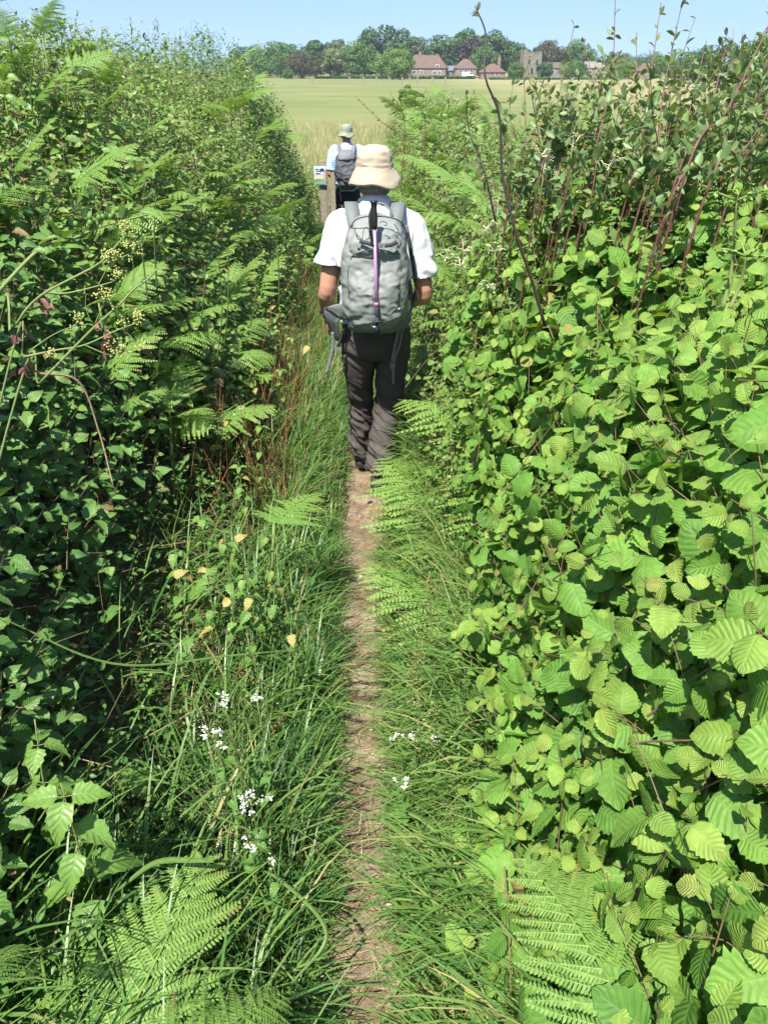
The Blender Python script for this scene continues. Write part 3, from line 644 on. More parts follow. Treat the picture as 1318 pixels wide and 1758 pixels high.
# ------------------------------------------------------------------ tall reddish shoots on the right
def shoot_plant(pts, label, group, r=.004, nleaf=26, size=.036, mat=M_redstem, leafy=(.15, 1.), side_br=0, bases=OV, tipred=.5, name='shrub_shoot'):
    pts = smoothpath(pts, 26); b = pts[0].copy(); th = thing(name, label, 'shrub shoot', b, group=group)
    st, lv = MB(), MB(); st.add(*tube(pts, np.linspace(r, r * .3, 26), 6))
    allp = [(pts, nleaf)]
    for _ in range(side_br):
        i = rng.integers(8, 21); L_ = rng.uniform(.12, .28); d = nrm(pts[i + 1] - pts[i] + rnd(1)[0] * .55 + UP * .2)
        bp = smoothpath([pts[i], pts[i] + d * L_ * .5, pts[i] + d * L_ + UP * .05], 9); st.add(*tube(bp, np.linspace(r * .4, r * .2, 9), 5)); allp.append((bp, max(5, int(nleaf * .35))))
    for pp, nl in allp:
        t = np.sort(rng.uniform(leafy[0] if pp is pts else .2, leafy[1], nl)); i = t * (len(pp) - 1); i0 = np.minimum(i.astype(int), len(pp) - 2); q = pp[i0] + (pp[i0 + 1] - pp[i0]) * (i - i0)[:, None]
        ta = nrm(pp[i0 + 1] - pp[i0]); sd = nrm(np.cross(ta, rnd(nl))); ax = nrm(sd + ta * .8 + UP * .1); nn = nrm(np.cross(ax, np.cross(ta, ax)) + rnd(nl) * .5)
        s = size * (1.15 - .6 * t) * rng.uniform(.7, 1.3, nl)
        M = frames_from(ax, nn) * s[:, None, None]
        var = np.stack([rng.random(nl), t ** 2 * .6, np.clip((t - .6) * 2, 0, 1) * tipred * rng.random(nl)], 1)
        w_ = rng.integers(0, len(bases), nl)
        for k in range(len(bases)): lv.inst(bases[k], M[w_ == k], q[w_ == k], var[w_ == k])
    st.build('stem', mat, th, b); lv.build('foliage', M_shoot, th, b); return th
def shoot_px(a, b, Y, label, group=None, bow=(0, 0), dY=.25, **kw):
    A = W(*a, Y); B = W(*b, Y + dY); mid = W((a[0] + b[0]) / 2 + bow[0], (a[1] + b[1]) / 2 + bow[1], Y + dY / 2)
    base = A + np.array([-.04, .12, 0]); base[2] = float(T(np.array(base[0]), np.array(base[1]))) + .02
    return shoot_plant([base, A, mid, B], label, group, **kw)
SL = 'reddish brown shrub shoot with small grey-green leaves leaning right over the bank'
for (a, b, Y, bow, kw) in [((880, 400), (897, 85), 2.6, (12, 0), {}), ((935, 340), (985, 45), 2.5, (-6, 0), {}), ((960, 350), (1062, 95), 2.4, (10, 10), {}), ((1012, 305), (1056, -10), 2.3, (14, 0), dict(side_br=2)),
                           ((1072, 330), (1092, 55), 2.5, (8, 0), {}), ((1092, 310), (1134, 5), 2.4, (0, 0), dict(side_br=2)), ((1110, 345), (1178, -30), 2.2, (-6, 0), dict(side_br=2)), ((1130, 335), (1212, 70), 2.3, (8, 0), {}),
                           ((1150, 340), (1245, 85), 2.1, (10, 10), dict(r=.005)), ((1165, 330), (1345, -10), 2.0, (-8, 30), dict(r=.006, side_br=2)), ((1205, 350), (1345, 150), 1.9, (0, 10), dict(r=.005)), ((1040, 300), (1000, 65), 2.8, (6, 0), {}),
                           ((945, 360), (905, 120), 2.7, (0, 0), {}), ((1240, 370), (1360, 60), 2.0, (0, 20), {}), ((1230, 330), (1290, 130), 2.5, (0, 0), {}), ((1010, 330), (1110, 170), 2.6, (0, 0), {}), ((910, 330), (975, 150), 2.8, (5, 5), {}),
                           ((980, 380), (1180, 215), 2.3, (0, 10), {}), ((1090, 380), (1210, 180), 2.1, (0, 0), {}), ((850, 420), (815, 160), 3.0, (-12, 0), {}), ((1140, 370), (1325, 230), 1.9, (0, 0), {})]:
    kw = dict(kw); kw.setdefault('side_br', 1); kw.setdefault('r', .0036); kw.setdefault('nleaf', 38); kw['r'] = min(kw['r'], .0045)
    shoot_px(a, b, Y, SL, 'reddish shoots along the right bank', bow, **kw)
for i in range(95):
    x0 = 1320 - 460 * rng.random() ** 1.3; Y = rng.uniform(2.1, 3.8); y0 = 360
    shoot_px((x0, y0), (x0 + rng.uniform(10, 110), rng.uniform(100, 290) - .12 * (x0 - 900)), Y, 'shorter grey-green leafy shoot filling the top of the right bank', 'leafy shoots of the right bank', (rng.normal(0, 8), 0), r=.003, nleaf=46, size=.044, side_br=2, tipred=.1)
shoot_plant([W(935, 560, 1.75), W(912, 480, 1.75), W(885, 400, 1.75), W(862, 300, 1.78), W(857, 200, 1.8), W(832, 130, 1.8), W(834, 60, 1.85), W(815, 10, 1.85)], 'single bare dark whip rising crooked into the sky right of the farm roofs', None, r=.0042, nleaf=5, size=.03, mat=M_darkstem, leafy=(.93, 1.), tipred=1)
shoot_plant([W(850, 380, 2.2), W(830, 290, 2.2), W(805, 225, 2.3), W(800, 160, 2.3)], 'short crooked dark whip beside the single tall one', None, r=.003, nleaf=14, size=.026, mat=M_darkstem, leafy=(.3, 1.))
for (a, m_, b, Y, lab) in [((690, 240), (650, 205), (610, 165), 6.5, 'thin bramble whip arching over the path beyond the hikers'), ((695, 230), (690, 190), (668, 160), 7, 'slender twig standing above the far right bank'), ((730, 215), (725, 175), (733, 150), 6.5, 'upright twig beside the slender one on the far right bank')]:
    base = W(*a, Y); base[2] -= .3
    shoot_plant([base, W(*a, Y), W(*m_, Y), W(*b, Y)], lab, None, r=.004, nleaf=16, size=.035, leafy=(.4, 1.))
# wispy hedge-top sprays against the sky on the left
for i in range(30):
    px = [30, 70, 95, 120, 150, 170, 185, 235, 250, 262, 275, 285, 300, 315, 330, 345, 352, 372, 395, 412, 436, 440][i] if i < 22 else rng.uniform(20, 440)
    top = np.interp(px, [0, 120, 190, 240, 330, 440], [10, 25, 48, 32, 52, 68]) + rng.uniform(-8, 25); Y = np.interp(px, [0, 200, 440], [4.2, 6, 8.8])
    shoot_px((px - 6, top + 95), (px + rng.uniform(-14, 18), top), Y, 'thin leafy spray standing up from the left hedge against the sky', 'sprays on top of the left hedge', (rng.normal(0, 4), 0), dY=.1, r=.003, nleaf=30, size=.034, mat=M_stem, side_br=2, tipred=0)

def dry_bracken():
    mb = MB(); n = 700; y = rng.uniform(3.0, 7.5, n); v = rng.uniform(.35, .8, n); x = xc(y) - v
    A = np.stack([x, y, T(x, y)], 1); B = A + rnd(n) * np.array([.10, .10, .03]) + UP * rng.uniform(.1, .55, n)[:, None]
    sticks(mb, A, B, .0016 + .0014 * rng.random(n), np.stack([rng.random(n), .4 + .6 * rng.random(n), 0 * x], 1))
    tag(mb.build('dry_bracken', M_deadfern), 'reddish dry bracken stems standing in the left bank beside the hikers', 'dry bracken', kind='stuff')
M_deadfern = leafmat('dead_bracken', (.22, .13, .07), (.34, .2, .11), young=(.30, .11, .05), tr=.1, rough=.7)
dry_bracken()

def end_bush():
    c = ground_at(-1.28, 12.0); n = 420; d = nrm(rnd(n)); d[:, 2] = np.abs(d[:, 2])
    P = c + d * np.array([.62, .45, 1.32]) * rng.uniform(.75, 1.05, n)[:, None]
    make_bush('hedge_bush', 'dark low bush closing the left hedge behind the notice board', 'hedge bush', None, c, P, nrm(d + UP * .2), M_hawth, M_twig, nstem=10, L=.24, nl=8, size=.042, bases=BRL + SM, young=.4, tone=.4)
end_bush()

for k in range(13):
    px, py = rng.uniform(980, 1310), rng.uniform(560, 1500); Y = np.interp(py, [560, 1500], [1.75, .72]); a = rng.uniform(-.9, .9)
    frond2((px + 60 + 40 * a, py + 130), Y - .08, (px, py), Y + .06, 'young bracken frond poking out between the hazel leaves', 'bracken among the hazels')

# ================================================================== FAR SIDE OF THE FIELD
def farleaf(name, A, B, yb=None): return leafmat(name, A, B, young=yb or B, tr=.2, rough=.6)
FT = {'dark': farleaf('far_dark_leaf', (.03, .08, .018), (.065, .14, .03)), 'mid': farleaf('far_mid_leaf', (.055, .13, .025), (.10, .20, .035)),
      'light': farleaf('far_light_leaf', (.10, .19, .03), (.16, .25, .05)), 'grey': farleaf('far_grey_leaf', (.07, .115, .05), (.12, .165, .07)),
      'copper': farleaf('far_copper_leaf', (.03, .022, .025), (.06, .035, .035)), 'brown': farleaf('far_brown_leaf', (.06, .07, .03), (.11, .10, .045)),
      'blossom': farleaf('far_blossom_leaf', (.10, .15, .04), (.22, .24, .10))}
M_trunk = plain('bark', (.10, .08, .06), (.06, .05, .04), 3)
QUAD = (np.array([[-.5, -.4, 0], [.5, -.5, 0], [.6, .4, .1], [-.4, .5, .05]]), np.array([0, 1, 2, 3]), np.array([4]), np.array([[0, 0], [1, 0], [1, 1], [0, 1]], float))
def crown_mesh(kind, seed, wx, h, low=.12, n=9500, cs=.038, shape='round'):
    """crown inside a unit-height tree: clumps over an uneven dome, hollow gaps, each clump many leaf faces"""
    r = np.random.default_rng(seed); C = []; Rr = []
    nc = 62
    for i in range(nc):
        th = r.uniform(0, 2 * np.pi); ph = math.acos(r.uniform(-.95, 1)); k = r.uniform(.4, .95) ** .6
        zz = math.cos(ph); rr = math.sin(ph)
        if shape == 'cone': rr *= (1 - .45 * (zz + 1) / 2) * 1.2
        rr = max(rr, .55) if zz < 0 else rr
        C.append([.5 * wx * rr * math.cos(th) * k, .5 * wx * rr * math.sin(th) * k, low * .5 + .07 + (.93 - low * .5) * (.46 + .5 * zz * k)]); Rr.append(r.uniform(.10, .20) * (wx + .6) * .66)
    C = np.array(C); Rr = np.array(Rr); i = r.integers(0, nc, n); d = nrm(r.standard_normal((n, 3)) + np.array([0, 0, .25]))
    P = C[i] + d * (Rr[i] * r.uniform(.72, 1.05, n))[:, None] * np.array([1, 1, .8])
    Nn = nrm(d + .45 * r.standard_normal((n, 3))); M = frames_from(nrm(r.standard_normal((n, 3))), Nn) * (cs * r.uniform(.5, 1.2, n))[:, None, None]
    tone = r.random(nc)[i] * .6 + .4 * r.random(n)
    mb = MB(); mb.inst(QUAD, M, P, np.stack([tone, 0 * tone, 0 * tone], 1))
    return mb.mesh('crown', FT[kind], smooth=False)
def trunk_mesh(seed, low):
    r = np.random.default_rng(seed); mb = MB(); mb.add(*tube([(0, 0, -.03), (.005, 0, low * .6), (0, .01, .55)], [.035, .026, .012], 7))
    for k in range(6):
        a = r.uniform(0, 6.28); z0 = r.uniform(low * .7, .4); mb.add(*tube([(0, 0, z0), (.12 * math.cos(a), .12 * math.sin(a), z0 + .12), (.24 * math.cos(a), .24 * math.sin(a), z0 + .3)], [.014, .009, .004], 5))
    return mb.mesh('trunk', M_trunk)
CM = {}
def far_tree(px0, px1, top, base, Y, kind, label, group=None, shape='round', low=.06, var=0):
    A = W((px0 + px1) / 2, base, Y); gz = float(T(np.array(A[0]), np.array(Y))); topz = W((px0 + px1) / 2, top, Y)[2]; h = topz - gz
    wd = (px1 - px0) / FPX * (Y * CP + (CAM[2] - gz) * SP); asp = round(max(.4, wd / h) * 5) / 5
    key = (kind, asp, shape, var)
    if key not in CM: CM[key] = crown_mesh(kind, hash((asp, shape, var)) % 997 + len(CM), asp, 1, low, shape=shape)
    if ('t', var) not in CM: CM[('t', var)] = trunk_mesh(var + 3, .12)
    th = thing('tree', label, 'tree', (A[0], Y, gz), rz=rng.uniform(0, 6.28), group=group); th.scale = (h * wd / (h * asp),) * 2 + (h,)
    link(bpy.data.objects.new('crown', CM[key]), th); link(bpy.data.objects.new('trunk', CM[('t', var)]), th)
    return th
for a in [(440, 525, 73, 131, 420, 'mid', 'broad low mid-green tree at the left end of the far tree line'),
          (400, 462, 80, 131, 430, 'dark', 'tree at the far left, half hidden by the hedge sprays', None, 'round', .06, 1),
          (493, 548, 88, 133, 380, 'brown', 'low dark brownish bushy tree left of the blossoming tree'),
          (524, 562, 66, 128, 450, 'dark', 'dark pointed tree rising behind the brownish bushy tree', None, 'round', .06, 1),
          (556, 606, 65, 126, 470, 'grey', 'grey-green tree behind the blossoming tree'),
          (553, 595, 81, 132, 375, 'blossom', 'tree dotted with yellowish blossom standing left of centre'),
          (590, 640, 68, 128, 440, 'light', 'pale green tree between the blossoming tree and the tallest dome'),
          (622, 702, 43, 126, 420, 'dark', 'tallest dome-shaped dark green tree of the far tree line'),
          (600, 652, 73, 131, 372, 'mid', 'round mid-green tree in front of the tallest dome', None, 'round', .06, 1),
          (641, 708, 83, 139, 330, 'light', 'bright green round tree standing in front of the hedge beside the long farmhouse', None, 'round', .03, 1),
          (694, 732, 60, 124, 450, 'grey', 'blue-grey tree between the tallest dome and the dark wood', None, 'round', .06, 1),
          (728, 796, 56, 126, 430, 'dark', 'big dark tree right behind the long farmhouse roof', None, 'round', .06, 2),
          (770, 824, 52, 126, 455, 'dark', 'dark tree top behind the copper beech', None, 'round', .06, 3),
          (786, 824, 64, 122, 425, 'copper', 'purple copper beech behind the square hipped house'),
          (812, 882, 52, 128, 435, 'dark', 'large dark tree behind the small house with the tall chimney', None, 'round', .06, 1),
          (806, 852, 76, 129, 405, 'mid', 'lighter round tree between the two hipped houses', None, 'round', .06, 2),
          (872, 908, 76, 128, 430, 'dark', 'dark tree left of the stone tower', None, 'cone', .06, 1),
          (912, 968, 68, 126, 440, 'brown', 'olive tree behind the ruined stone tower', None, 'round', .06, 2),
          (955, 1015, 70, 126, 450, 'mid', 'olive green tree right of the stone tower', None, 'round', .06, 3),
          (1034, 1078, 88, 128, 450, 'grey', 'small grey-green tree behind the pale stone house', None, 'round', .06, 2),
          (1082, 1150, 94, 130, 400, 'dark', 'dark tree behind the conical roof', None, 'round', .06, 2),
          (1120, 1215, 84, 150, 230, 'mid', 'mid-green tree nearer on the right, behind the reddish shoots', None, 'round', .04, 3),
          (1180, 1270, 74, 170, 170, 'dark', 'dark tree to the right behind the leaning shoots', None, 'round', .04, 2),
          (1235, 1345, 70, 200, 110, 'mid', 'big tree at the right edge behind the leaning shoots', None, 'round', .02, 1)]:
    far_tree(*a)
for k, (a_, b_, t_) in enumerate(((430, 500, 84), (505, 575, 84), (585, 660, 80), (655, 740, 76), (730, 800, 72), (855, 925, 84), (930, 1030, 90), (1020, 1110, 98), (1090, 1180, 100))): far_tree(a_, b_, t_, 130, 480, 'dark' if k % 2 else 'mid', 'tree of the wood closing the gaps behind the far tree line', 'wood behind the far tree line', low=.0, var=k % 4)
for k in range(5):
    far_tree(1250 + k * 55, 1335 + k * 55, 150 + 6 * k, 240, 46 + 4 * (k % 2), 'dark', 'low dark hedgerow bush on the right side of the field', 'hedgerow bushes on the right', low=.0, var=k % 4)
far_tree(868, 900, 108, 133, 340, 'mid', 'bushy tree between the small chimney house and the ruined tower', low=0.0, var=1)
far_tree(918, 948, 106, 134, 345, 'dark', 'dark bush hiding the right half of the ruined tower', low=0.0, var=2)
far_tree(960, 1004, 104, 134, 345, 'mid', 'bushy tree between the outbuilding and the pale stone house', low=0.0, var=0)
far_tree(1036, 1090, 104, 134, 345, 'light', 'light bushy tree between the stone house and the pointed red roof', low=0.0, var=3)
far_tree(686, 712, 147, 163, 75, 'mid', 'small round bush alone in the open field', low=0.0, var=3)
far_tree(484, 506, 118, 136, 360, 'mid', 'small bush at the left end of the far field hedge', low=0.0, var=2)
def far_hedge(px0, px1, top, Y, label):
    A = W(px0, 130, Y); B = W(px1, 130, Y); gz = float(T(np.array((A[0] + B[0]) / 2), np.array(Y))); tz = W(px0, top, Y)[2] - gz; n = int((B[0] - A[0]) * 160)
    x = rng.uniform(A[0], B[0], n); hh = tz * (1 + .12 * np.sin(x * .35) + .08 * np.sin(x * 1.3)); d = rnd(n); d[:, 1] = -abs(d[:, 1])
    P = np.stack([x, Y + rng.uniform(-1.6, 1.6, n), gz + hh * rng.random(n) ** .6], 1); M = frames_from(nrm(rnd(n)), nrm(d + UP * .6)) * rng.uniform(.25, .6, n)[:, None, None]
    o = MB().inst(QUAD, M, P - np.array([A[0], Y, gz]), np.stack([rng.random(n), 0 * x, 0 * x], 1)).build('hedge', FT['dark'], smooth=False, loc=(A[0], Y, gz))
    tag(o, label, 'hedge')
far_hedge(540, 712, 131, 368, 'clipped dark hedge along the far edge of the field, left part below the round trees')
far_hedge(712, 815, 131, 352, 'clipped dark hedge in front of the long farmhouse')
far_hedge(840, 1065, 134, 330, 'dark hedge in front of the small chimney house and the ruined tower')
# buildings
M_brick = plain('old_brick', (.17, .125, .095), (.26, .20, .15), 1.2, rough=.9); M_tile = plain('clay_tile', (.10, .065, .05), (.15, .10, .075), 1.5, rough=.9)
M_stone = plain('weathered_stone', (.15, .14, .11), (.24, .22, .18), .8, rough=.9); M_greyroof = plain('grey_roof', (.10, .11, .12), (.15, .16, .16), 1)
M_glass = plain('dark_window', (.03, .035, .04), (.05, .055, .06), 2, rough=.2, bump=0); M_frame = plain('white_frame', (.7, .7, .66), (.75, .75, .7), 2, bump=0)
def roofb(x0, x1, y0, y1, z0, z1, hipl, hipr, ov=.4):
    ym = (y0 + y1) / 2; a, b, c, d = (x0 - ov, y0 - ov, z0), (x1 + ov, y0 - ov, z0), (x1 + ov, y1 + ov, z0), (x0 - ov, y1 + ov, z0); e, f = (x0 - ov + hipl, ym, z1), (x1 + ov - hipr, ym, z1)
    v = np.array([a, b, c, d, e, f], float); l = [0, 1, 5, 4, 2, 3, 4, 5, 3, 0, 4, 1, 2, 5, 3, 2, 1, 0]; t = [4, 4, 3, 3, 4]
    return v, np.array(l), np.array(t), np.zeros((18, 2))
def house(name, label, px, Y, wd, dp, wall, ridge, hips, wmat, rmat, wins=(), chim=(), rz=0, ox=0):
    A = W(px, 130, Y); gz = float(T(np.array(A[0]), np.array(Y))); th = thing(name, label, 'house', (A[0], Y, gz), rz)
    MB().add(*boxb((0, dp / 2, wall / 2 - .2), (wd, dp, wall + .4))).build('wall', wmat, th, smooth=False)
    rf = MB().add(*roofb(-wd / 2, wd / 2, 0, dp, wall, ridge, *hips)).build('roof', rmat, th, smooth=False)
    for (x, z, h_) in chim:
        m = MB().add(*boxb((x, dp / 2 + .6, (z + h_) / 2), (1.1, 1.1, h_ - z))).add(*boxb((x, dp / 2 + .6, h_ + .12), (1.35, 1.35, .24)))
        m.build('chimney', M_brick, rf, smooth=False)
    for (x, z, ww, wh) in wins:
        f = MB().add(*boxb((x, -.04, z), (ww + .3, .12, wh + .3))).build('window', M_frame, th, smooth=False)
        MB().add(*boxb((x - ww / 4 - .03, -.12, z), (ww / 2 - .06, .06, wh))).add(*boxb((x + ww / 4 + .03, -.12, z), (ww / 2 - .06, .06, wh))).build('pane', M_glass, f, smooth=False)
    return th
house('farmhouse', 'long brick farmhouse under a brown tiled roof with a half-hipped right end', 734, 385, 16, 8, 4.0, 8.9, (1.2, 4.4), M_brick, M_tile, [(-6, 2.4, 1.2, 1.2), (-3, 2.4, 1.2, 1.2), (3, 2.2, 1.4, 1.2), (5.4, 2.2, 1.2, 1.2), (4.2, 4.6, 1.4, 1.1)], [(-4.5, 8, 10.2)], rz=R(-12))
house('barn', 'low grey-roofed barn between the farmhouse and the square hipped house', 772, 395, 9, 6, 3.0, 5.0, (.3, .3), M_greyroof, M_greyroof, [(-1, 1.6, 1.8, 1.8)])
house('hipped_house', 'square house with a red pyramid roof and pale windows behind the white van', 799, 380, 9.4, 9, 3.9, 7.4, (4.0, 4.0), M_brick, M_tile, [(-2.4, 3.0, 1.3, 1.5), (0, 3.0, 1.3, 1.5), (2.6, 3.0, 1.3, 1.5)])
house('cottage', 'small hipped brick cottage with one tall chimney on the right', 846, 340, 9.6, 8, 2.5, 5.4, (4.4, 4.4), M_brick, M_tile, [(-2.4, 1.9, 1.4, 1.1), (1.6, 1.9, 1.4, 1.1)], [(2.6, 3.6, 7.8)])
house('outbuilding', 'low stone outbuilding with a tiled roof right of the ruined tower', 948, 380, 7, 6, 4.0, 6.2, (1, 1), M_stone, M_tile, [(0, 2.6, 1.2, 1.2)])
house('stone_house', 'pale stone house with a dark dormer seen through the shoots', 1018, 370, 9, 8, 4.0, 6.4, (1.5, 1.5), M_stone, M_stone, [(-2, 2.6, 1.3, 1.3), (2, 3.0, 1.6, 1.2)])
house('kiln_house', 'brick house with a pointed red roof seen far right through the shoots', 1106, 330, 5.4, 5.4, 2.9, 5.6, (2.9, 2.9), M_brick, M_tile, [(0, 2.4, 1.1, 1.1)])
def tower():
    A = W(912, 128, 390); gz = float(T(np.array(A[0]), np.array(390.))); th = thing('stone_tower', 'ruined square stone tower with a broken top', 'tower', (A[0], 390, gz), R(8))
    m = MB().add(*boxb((0, 3, 4.4), (8.4, 6, 9.6)))
    for k, (x, h_) in enumerate(((-4.0, 1.9), (-2.9, 1.1), (-1.4, .5), (.2, .9), (2.0, .4), (3.8, 1.2))): m.add(*boxb((x * .88, 3, 9.2 + h_ / 2), (1.15, 5.9, h_)))
    m.build('wall', M_stone, th, smooth=False)
    for (x, z) in ((-1.6, 6.4), (2.0, 6.2), (0, 3.0)): MB().add(*boxb((x, -.02, z), (1.0, .1, 1.9))).build('window', M_glass, th, smooth=False)
tower()
def van():
    A = W(803, 128, 368); gz = float(T(np.array(A[0]), np.array(368.))); th = thing('parked_van', 'white van parked in front of the square hipped house', 'van', (A[0], 368, gz + .1))
    mp = plain('white_paint', (.8, .8, .8), (.82, .82, .82), 3, rough=.3, bump=0); mk = plain('tyre', (.02, .02, .02), (.03, .03, .03), 5)
    pr = [(-2.6, .4), (-2.6, 2.2), (-2.4, 2.4), (1.0, 2.4), (1.7, 1.5), (2.5, 1.25), (2.6, .4)]
    V = np.array([[(x, y, z) for x, z in pr] for y in (-1, -.94, .94, 1)]); V[[0, 3], :, 2] = V[[0, 3], :, 2] * .97 + .03
    b = grid_base(V, True); m = MB().add(*b); n = len(pr); m.add(V[0], list(range(n)), [n]).add(V[3], list(range(n))[::-1], [n]); m.build('body', mp, th, smooth=False)
    MB().add(*boxb((1.05, -1.01, 1.85), (.7, .04, .6))).build('window', M_glass, th, smooth=False)
    for x in (-1.7, 1.7):
        for y in (-.95, .95): MB().add(*tube([(x, y - .12, .38), (x, y + .12, .38)], [.38, .38], 16)).build('wheel', mk, th)
van()
M_post = plain('grey_wood', (.20, .17, .13), (.30, .26, .20), 25, rough=.9, bump=.6, bd=.004)
def fpost(px, py, Y, h, label, group, s=.12):
    A = W(px, py, Y); z = float(T(np.array(A[0]), np.array(Y)))
    o = MB().add(*boxb((0, 0, h / 2 - .1), (s, s, h + .2))).add(*boxb((0, 0, h + .02), (s * .8, s * .8, .05))).build('fence_post', M_post, None, smooth=False, loc=(A[0], Y, z)); tag(o, label, 'fence post', group)
for k, px in enumerate((536, 600, 624, 646, 668, 690, 703, 716, 742, 764)): fpost(px, 145, 215 - 3 * k, 1.7, 'thin fence post standing in the open field before the far hedge', 'fence posts in the field', .35)

# ------------------------------------------------------------------ sign and gate posts beside the second hiker
def sign():
    A = W(549, 305, 11.3); x, y = A[0], 11.3; z = float(T(np.array(x), np.array(y))); th = thing('sign_post', 'small blue and pink notice board on a wooden post left of the farther hiker', 'sign', (x, y, z))
    def q(px, py, yy): return W(px, py, yy) - np.array([x, y, z])
    t = q(553, 278, 11.35)[2]
    MB().add(*boxb((.04, .07, t / 2), (.10, .09, t))).add(*boxb((.04, .07, t + .005), (.08, .07, .02))).build('post', M_post, th, smooth=False)
    a, b = q(539, 286, 11.3), q(560, 318, 11.3); cx, cz = (a[0] + b[0]) / 2, (a[2] + b[2]) / 2; wd, hh = b[0] - a[0], a[2] - b[2]
    bd = MB().add(*boxb((cx, 0, cz), (wd, .02, hh))).build('board', plain('pale_board', (.6, .6, .58), (.66, .64, .6), 20, bump=0), th, smooth=False)
    def panel(x0, x1, z0, z1, yy, m, name='panel', par=bd):
        return MB().add(*boxb((cx + (x0 + x1) / 2 * wd, yy, cz + (z0 + z1) / 2 * hh), ((x1 - x0) * wd, .004, (z1 - z0) * hh))).build(name, m, par, smooth=False)
    def c(n, *k): return plain(n, k, k, 8, bump=0, rough=.4)
    panel(-.46, .47, .10, .46, -.012, c('sign_white', .62, .68, .78), 'top_panel'); panel(-.46, .47, -.46, .08, -.012, c('sign_pink', .60, .30, .38), 'lower_panel')
    panel(-.44, .30, -.16, .05, -.0145, c('sign_sand', .58, .50, .36), 'picture'); panel(-.44, .44, -.45, -.18, -.0145, c('sign_teal', .16, .34, .32), 'picture')
    blue = c('sign_blue', .10, .25, .36); m = MB()
    for (zz, x0, x1) in ((.38, -.38, -.08), (.28, -.36, .0), (.16, -.40, .02)):
        xs = np.linspace(x0, x1, 14); m.add(*tube([(cx + k * wd, -.016, cz + (zz + .018 * math.sin(i * 2.4)) * hh) for i, k in enumerate(xs)], .006, 4))
    m.build('lettering', blue, bd)
    arc = [(cx + wd * (.20 + .17 * math.cos(t)), -.016, cz + hh * (.24 + .14 * math.sin(t))) for t in np.linspace(2.6, -.5, 14)]
    MB().add(*tube(arc, np.linspace(.018, .006, 14), 6)).build('emblem', c('sign_navy', .03, .05, .11), bd)
sign()
def gatepost(px, ytop, ybot, Y, s, label):
    A = W(px, ytop, Y); z = float(T(np.array(A[0]), np.array(Y))); h = A[2] - z
    o = MB().add(*boxb((0, 0, h / 2 - .1), (s, s, h + .2))).add(*boxb((0, 0, h + .01), (s * .75, s * .75, .03))).build('gate_post', M_post, None, smooth=False, loc=(A[0], Y, z)); tag(o, label, 'gate post')
gatepost(571, 300, 360, 11.0, .06, 'grey wooden gate post directly under the left elbow of the farther hiker')
gatepost(562, 320, 360, 11.7, .04, 'darker slimmer wooden post between the notice board and the gate post')

# ================================================================== PEOPLE
def remeshed(name, parts, vox, mat, parent, wrinkle=None, smooth=4, loc=None, sf=.5, cuts=()):
    mb = MB()
    for p in parts: mb.add(*p)
    o = mb.build(name, mat, parent)
    md = o.modifiers.new('r', 'REMESH'); md.mode = 'VOXEL'; md.voxel_size = vox; md.use_smooth_shade = True
    s = o.modifiers.new('s', 'SMOOTH'); s.iterations = smooth; s.factor = sf
    bpy.context.view_layer.update(); dg = bpy.context.evaluated_depsgraph_get()
    me = bpy.data.meshes.new_from_object(o.evaluated_get(dg)); o.modifiers.clear(); old = o.data; o.data = me; bpy.data.meshes.remove(old)
    me.name = name; me.materials.clear(); me.materials.append(mat)
    if wrinkle:
        n = len(me.vertices); co = np.zeros(n * 3, np.float32); me.vertices.foreach_get('co', co); co = co.reshape(-1, 3).astype(float)
        no = np.zeros(n * 3, np.float32); me.vertex_normals.foreach_get('vector', no); no = no.reshape(-1, 3)
        co += no * wrinkle(co)[:, None]; me.vertices.foreach_set('co', co.astype(np.float32).ravel()); me.update()
    if cuts:
        import bmesh
        bm = bmesh.new(); bm.from_mesh(me)
        for c, n, r in cuts:
            c = Vector(c); fs = [f for f in bm.faces if (f.calc_center_median() - c).length < r]
            ge = list({v for f in fs for v in f.verts}) + list({e for f in fs for e in f.edges}) + fs
            bmesh.ops.bisect_plane(bm, geom=ge, plane_co=c, plane_no=Vector(n).normalized(), clear_outer=True)
        bm.to_mesh(me); bm.free()
        sd = o.modifiers.new('cloth_thickness', 'SOLIDIFY'); sd.thickness = .003; sd.offset = 0
    me.polygons.foreach_set('use_smooth', np.ones(len(me.polygons), bool))
    return o
def nfield(co, sc_, seed=0, ridge=True):
    out = np.empty(len(co)); sx, sy, sz = sc_
    for i, (x, y, z) in enumerate(co):
        v = mnoise.noise(Vector((x * sx + seed, y * sy, z * sz))) + .5 * mnoise.noise(Vector((x * sx * 2.1, y * sy * 2.1 + seed, z * sz * 2.1)))
        out[i] = (1 - abs(v) * 2.2) if ridge else v
    return out
def fabric(name, c, c2=None, rough=.85, scale=350, bump=.25, bd=.0006, sheen=.0):
    return plain(name, c, c2 or tuple(x * .88 for x in c), 9, rough=rough, bump=bump, bd=bd, spec=.25, bscale=scale)
M_skin = plain('skin', (.50, .27, .18), (.42, .20, .13), 14, rough=.5, bump=.1, bscale=120)
M_skin2 = plain('tanned_skin', (.42, .19, .10), (.34, .14, .08), 14, rough=.5, bump=.1)
M_hair = plain('grey_hair', (.20, .17, .14), (.10, .085, .07), 200, rough=.6, bump=.6)
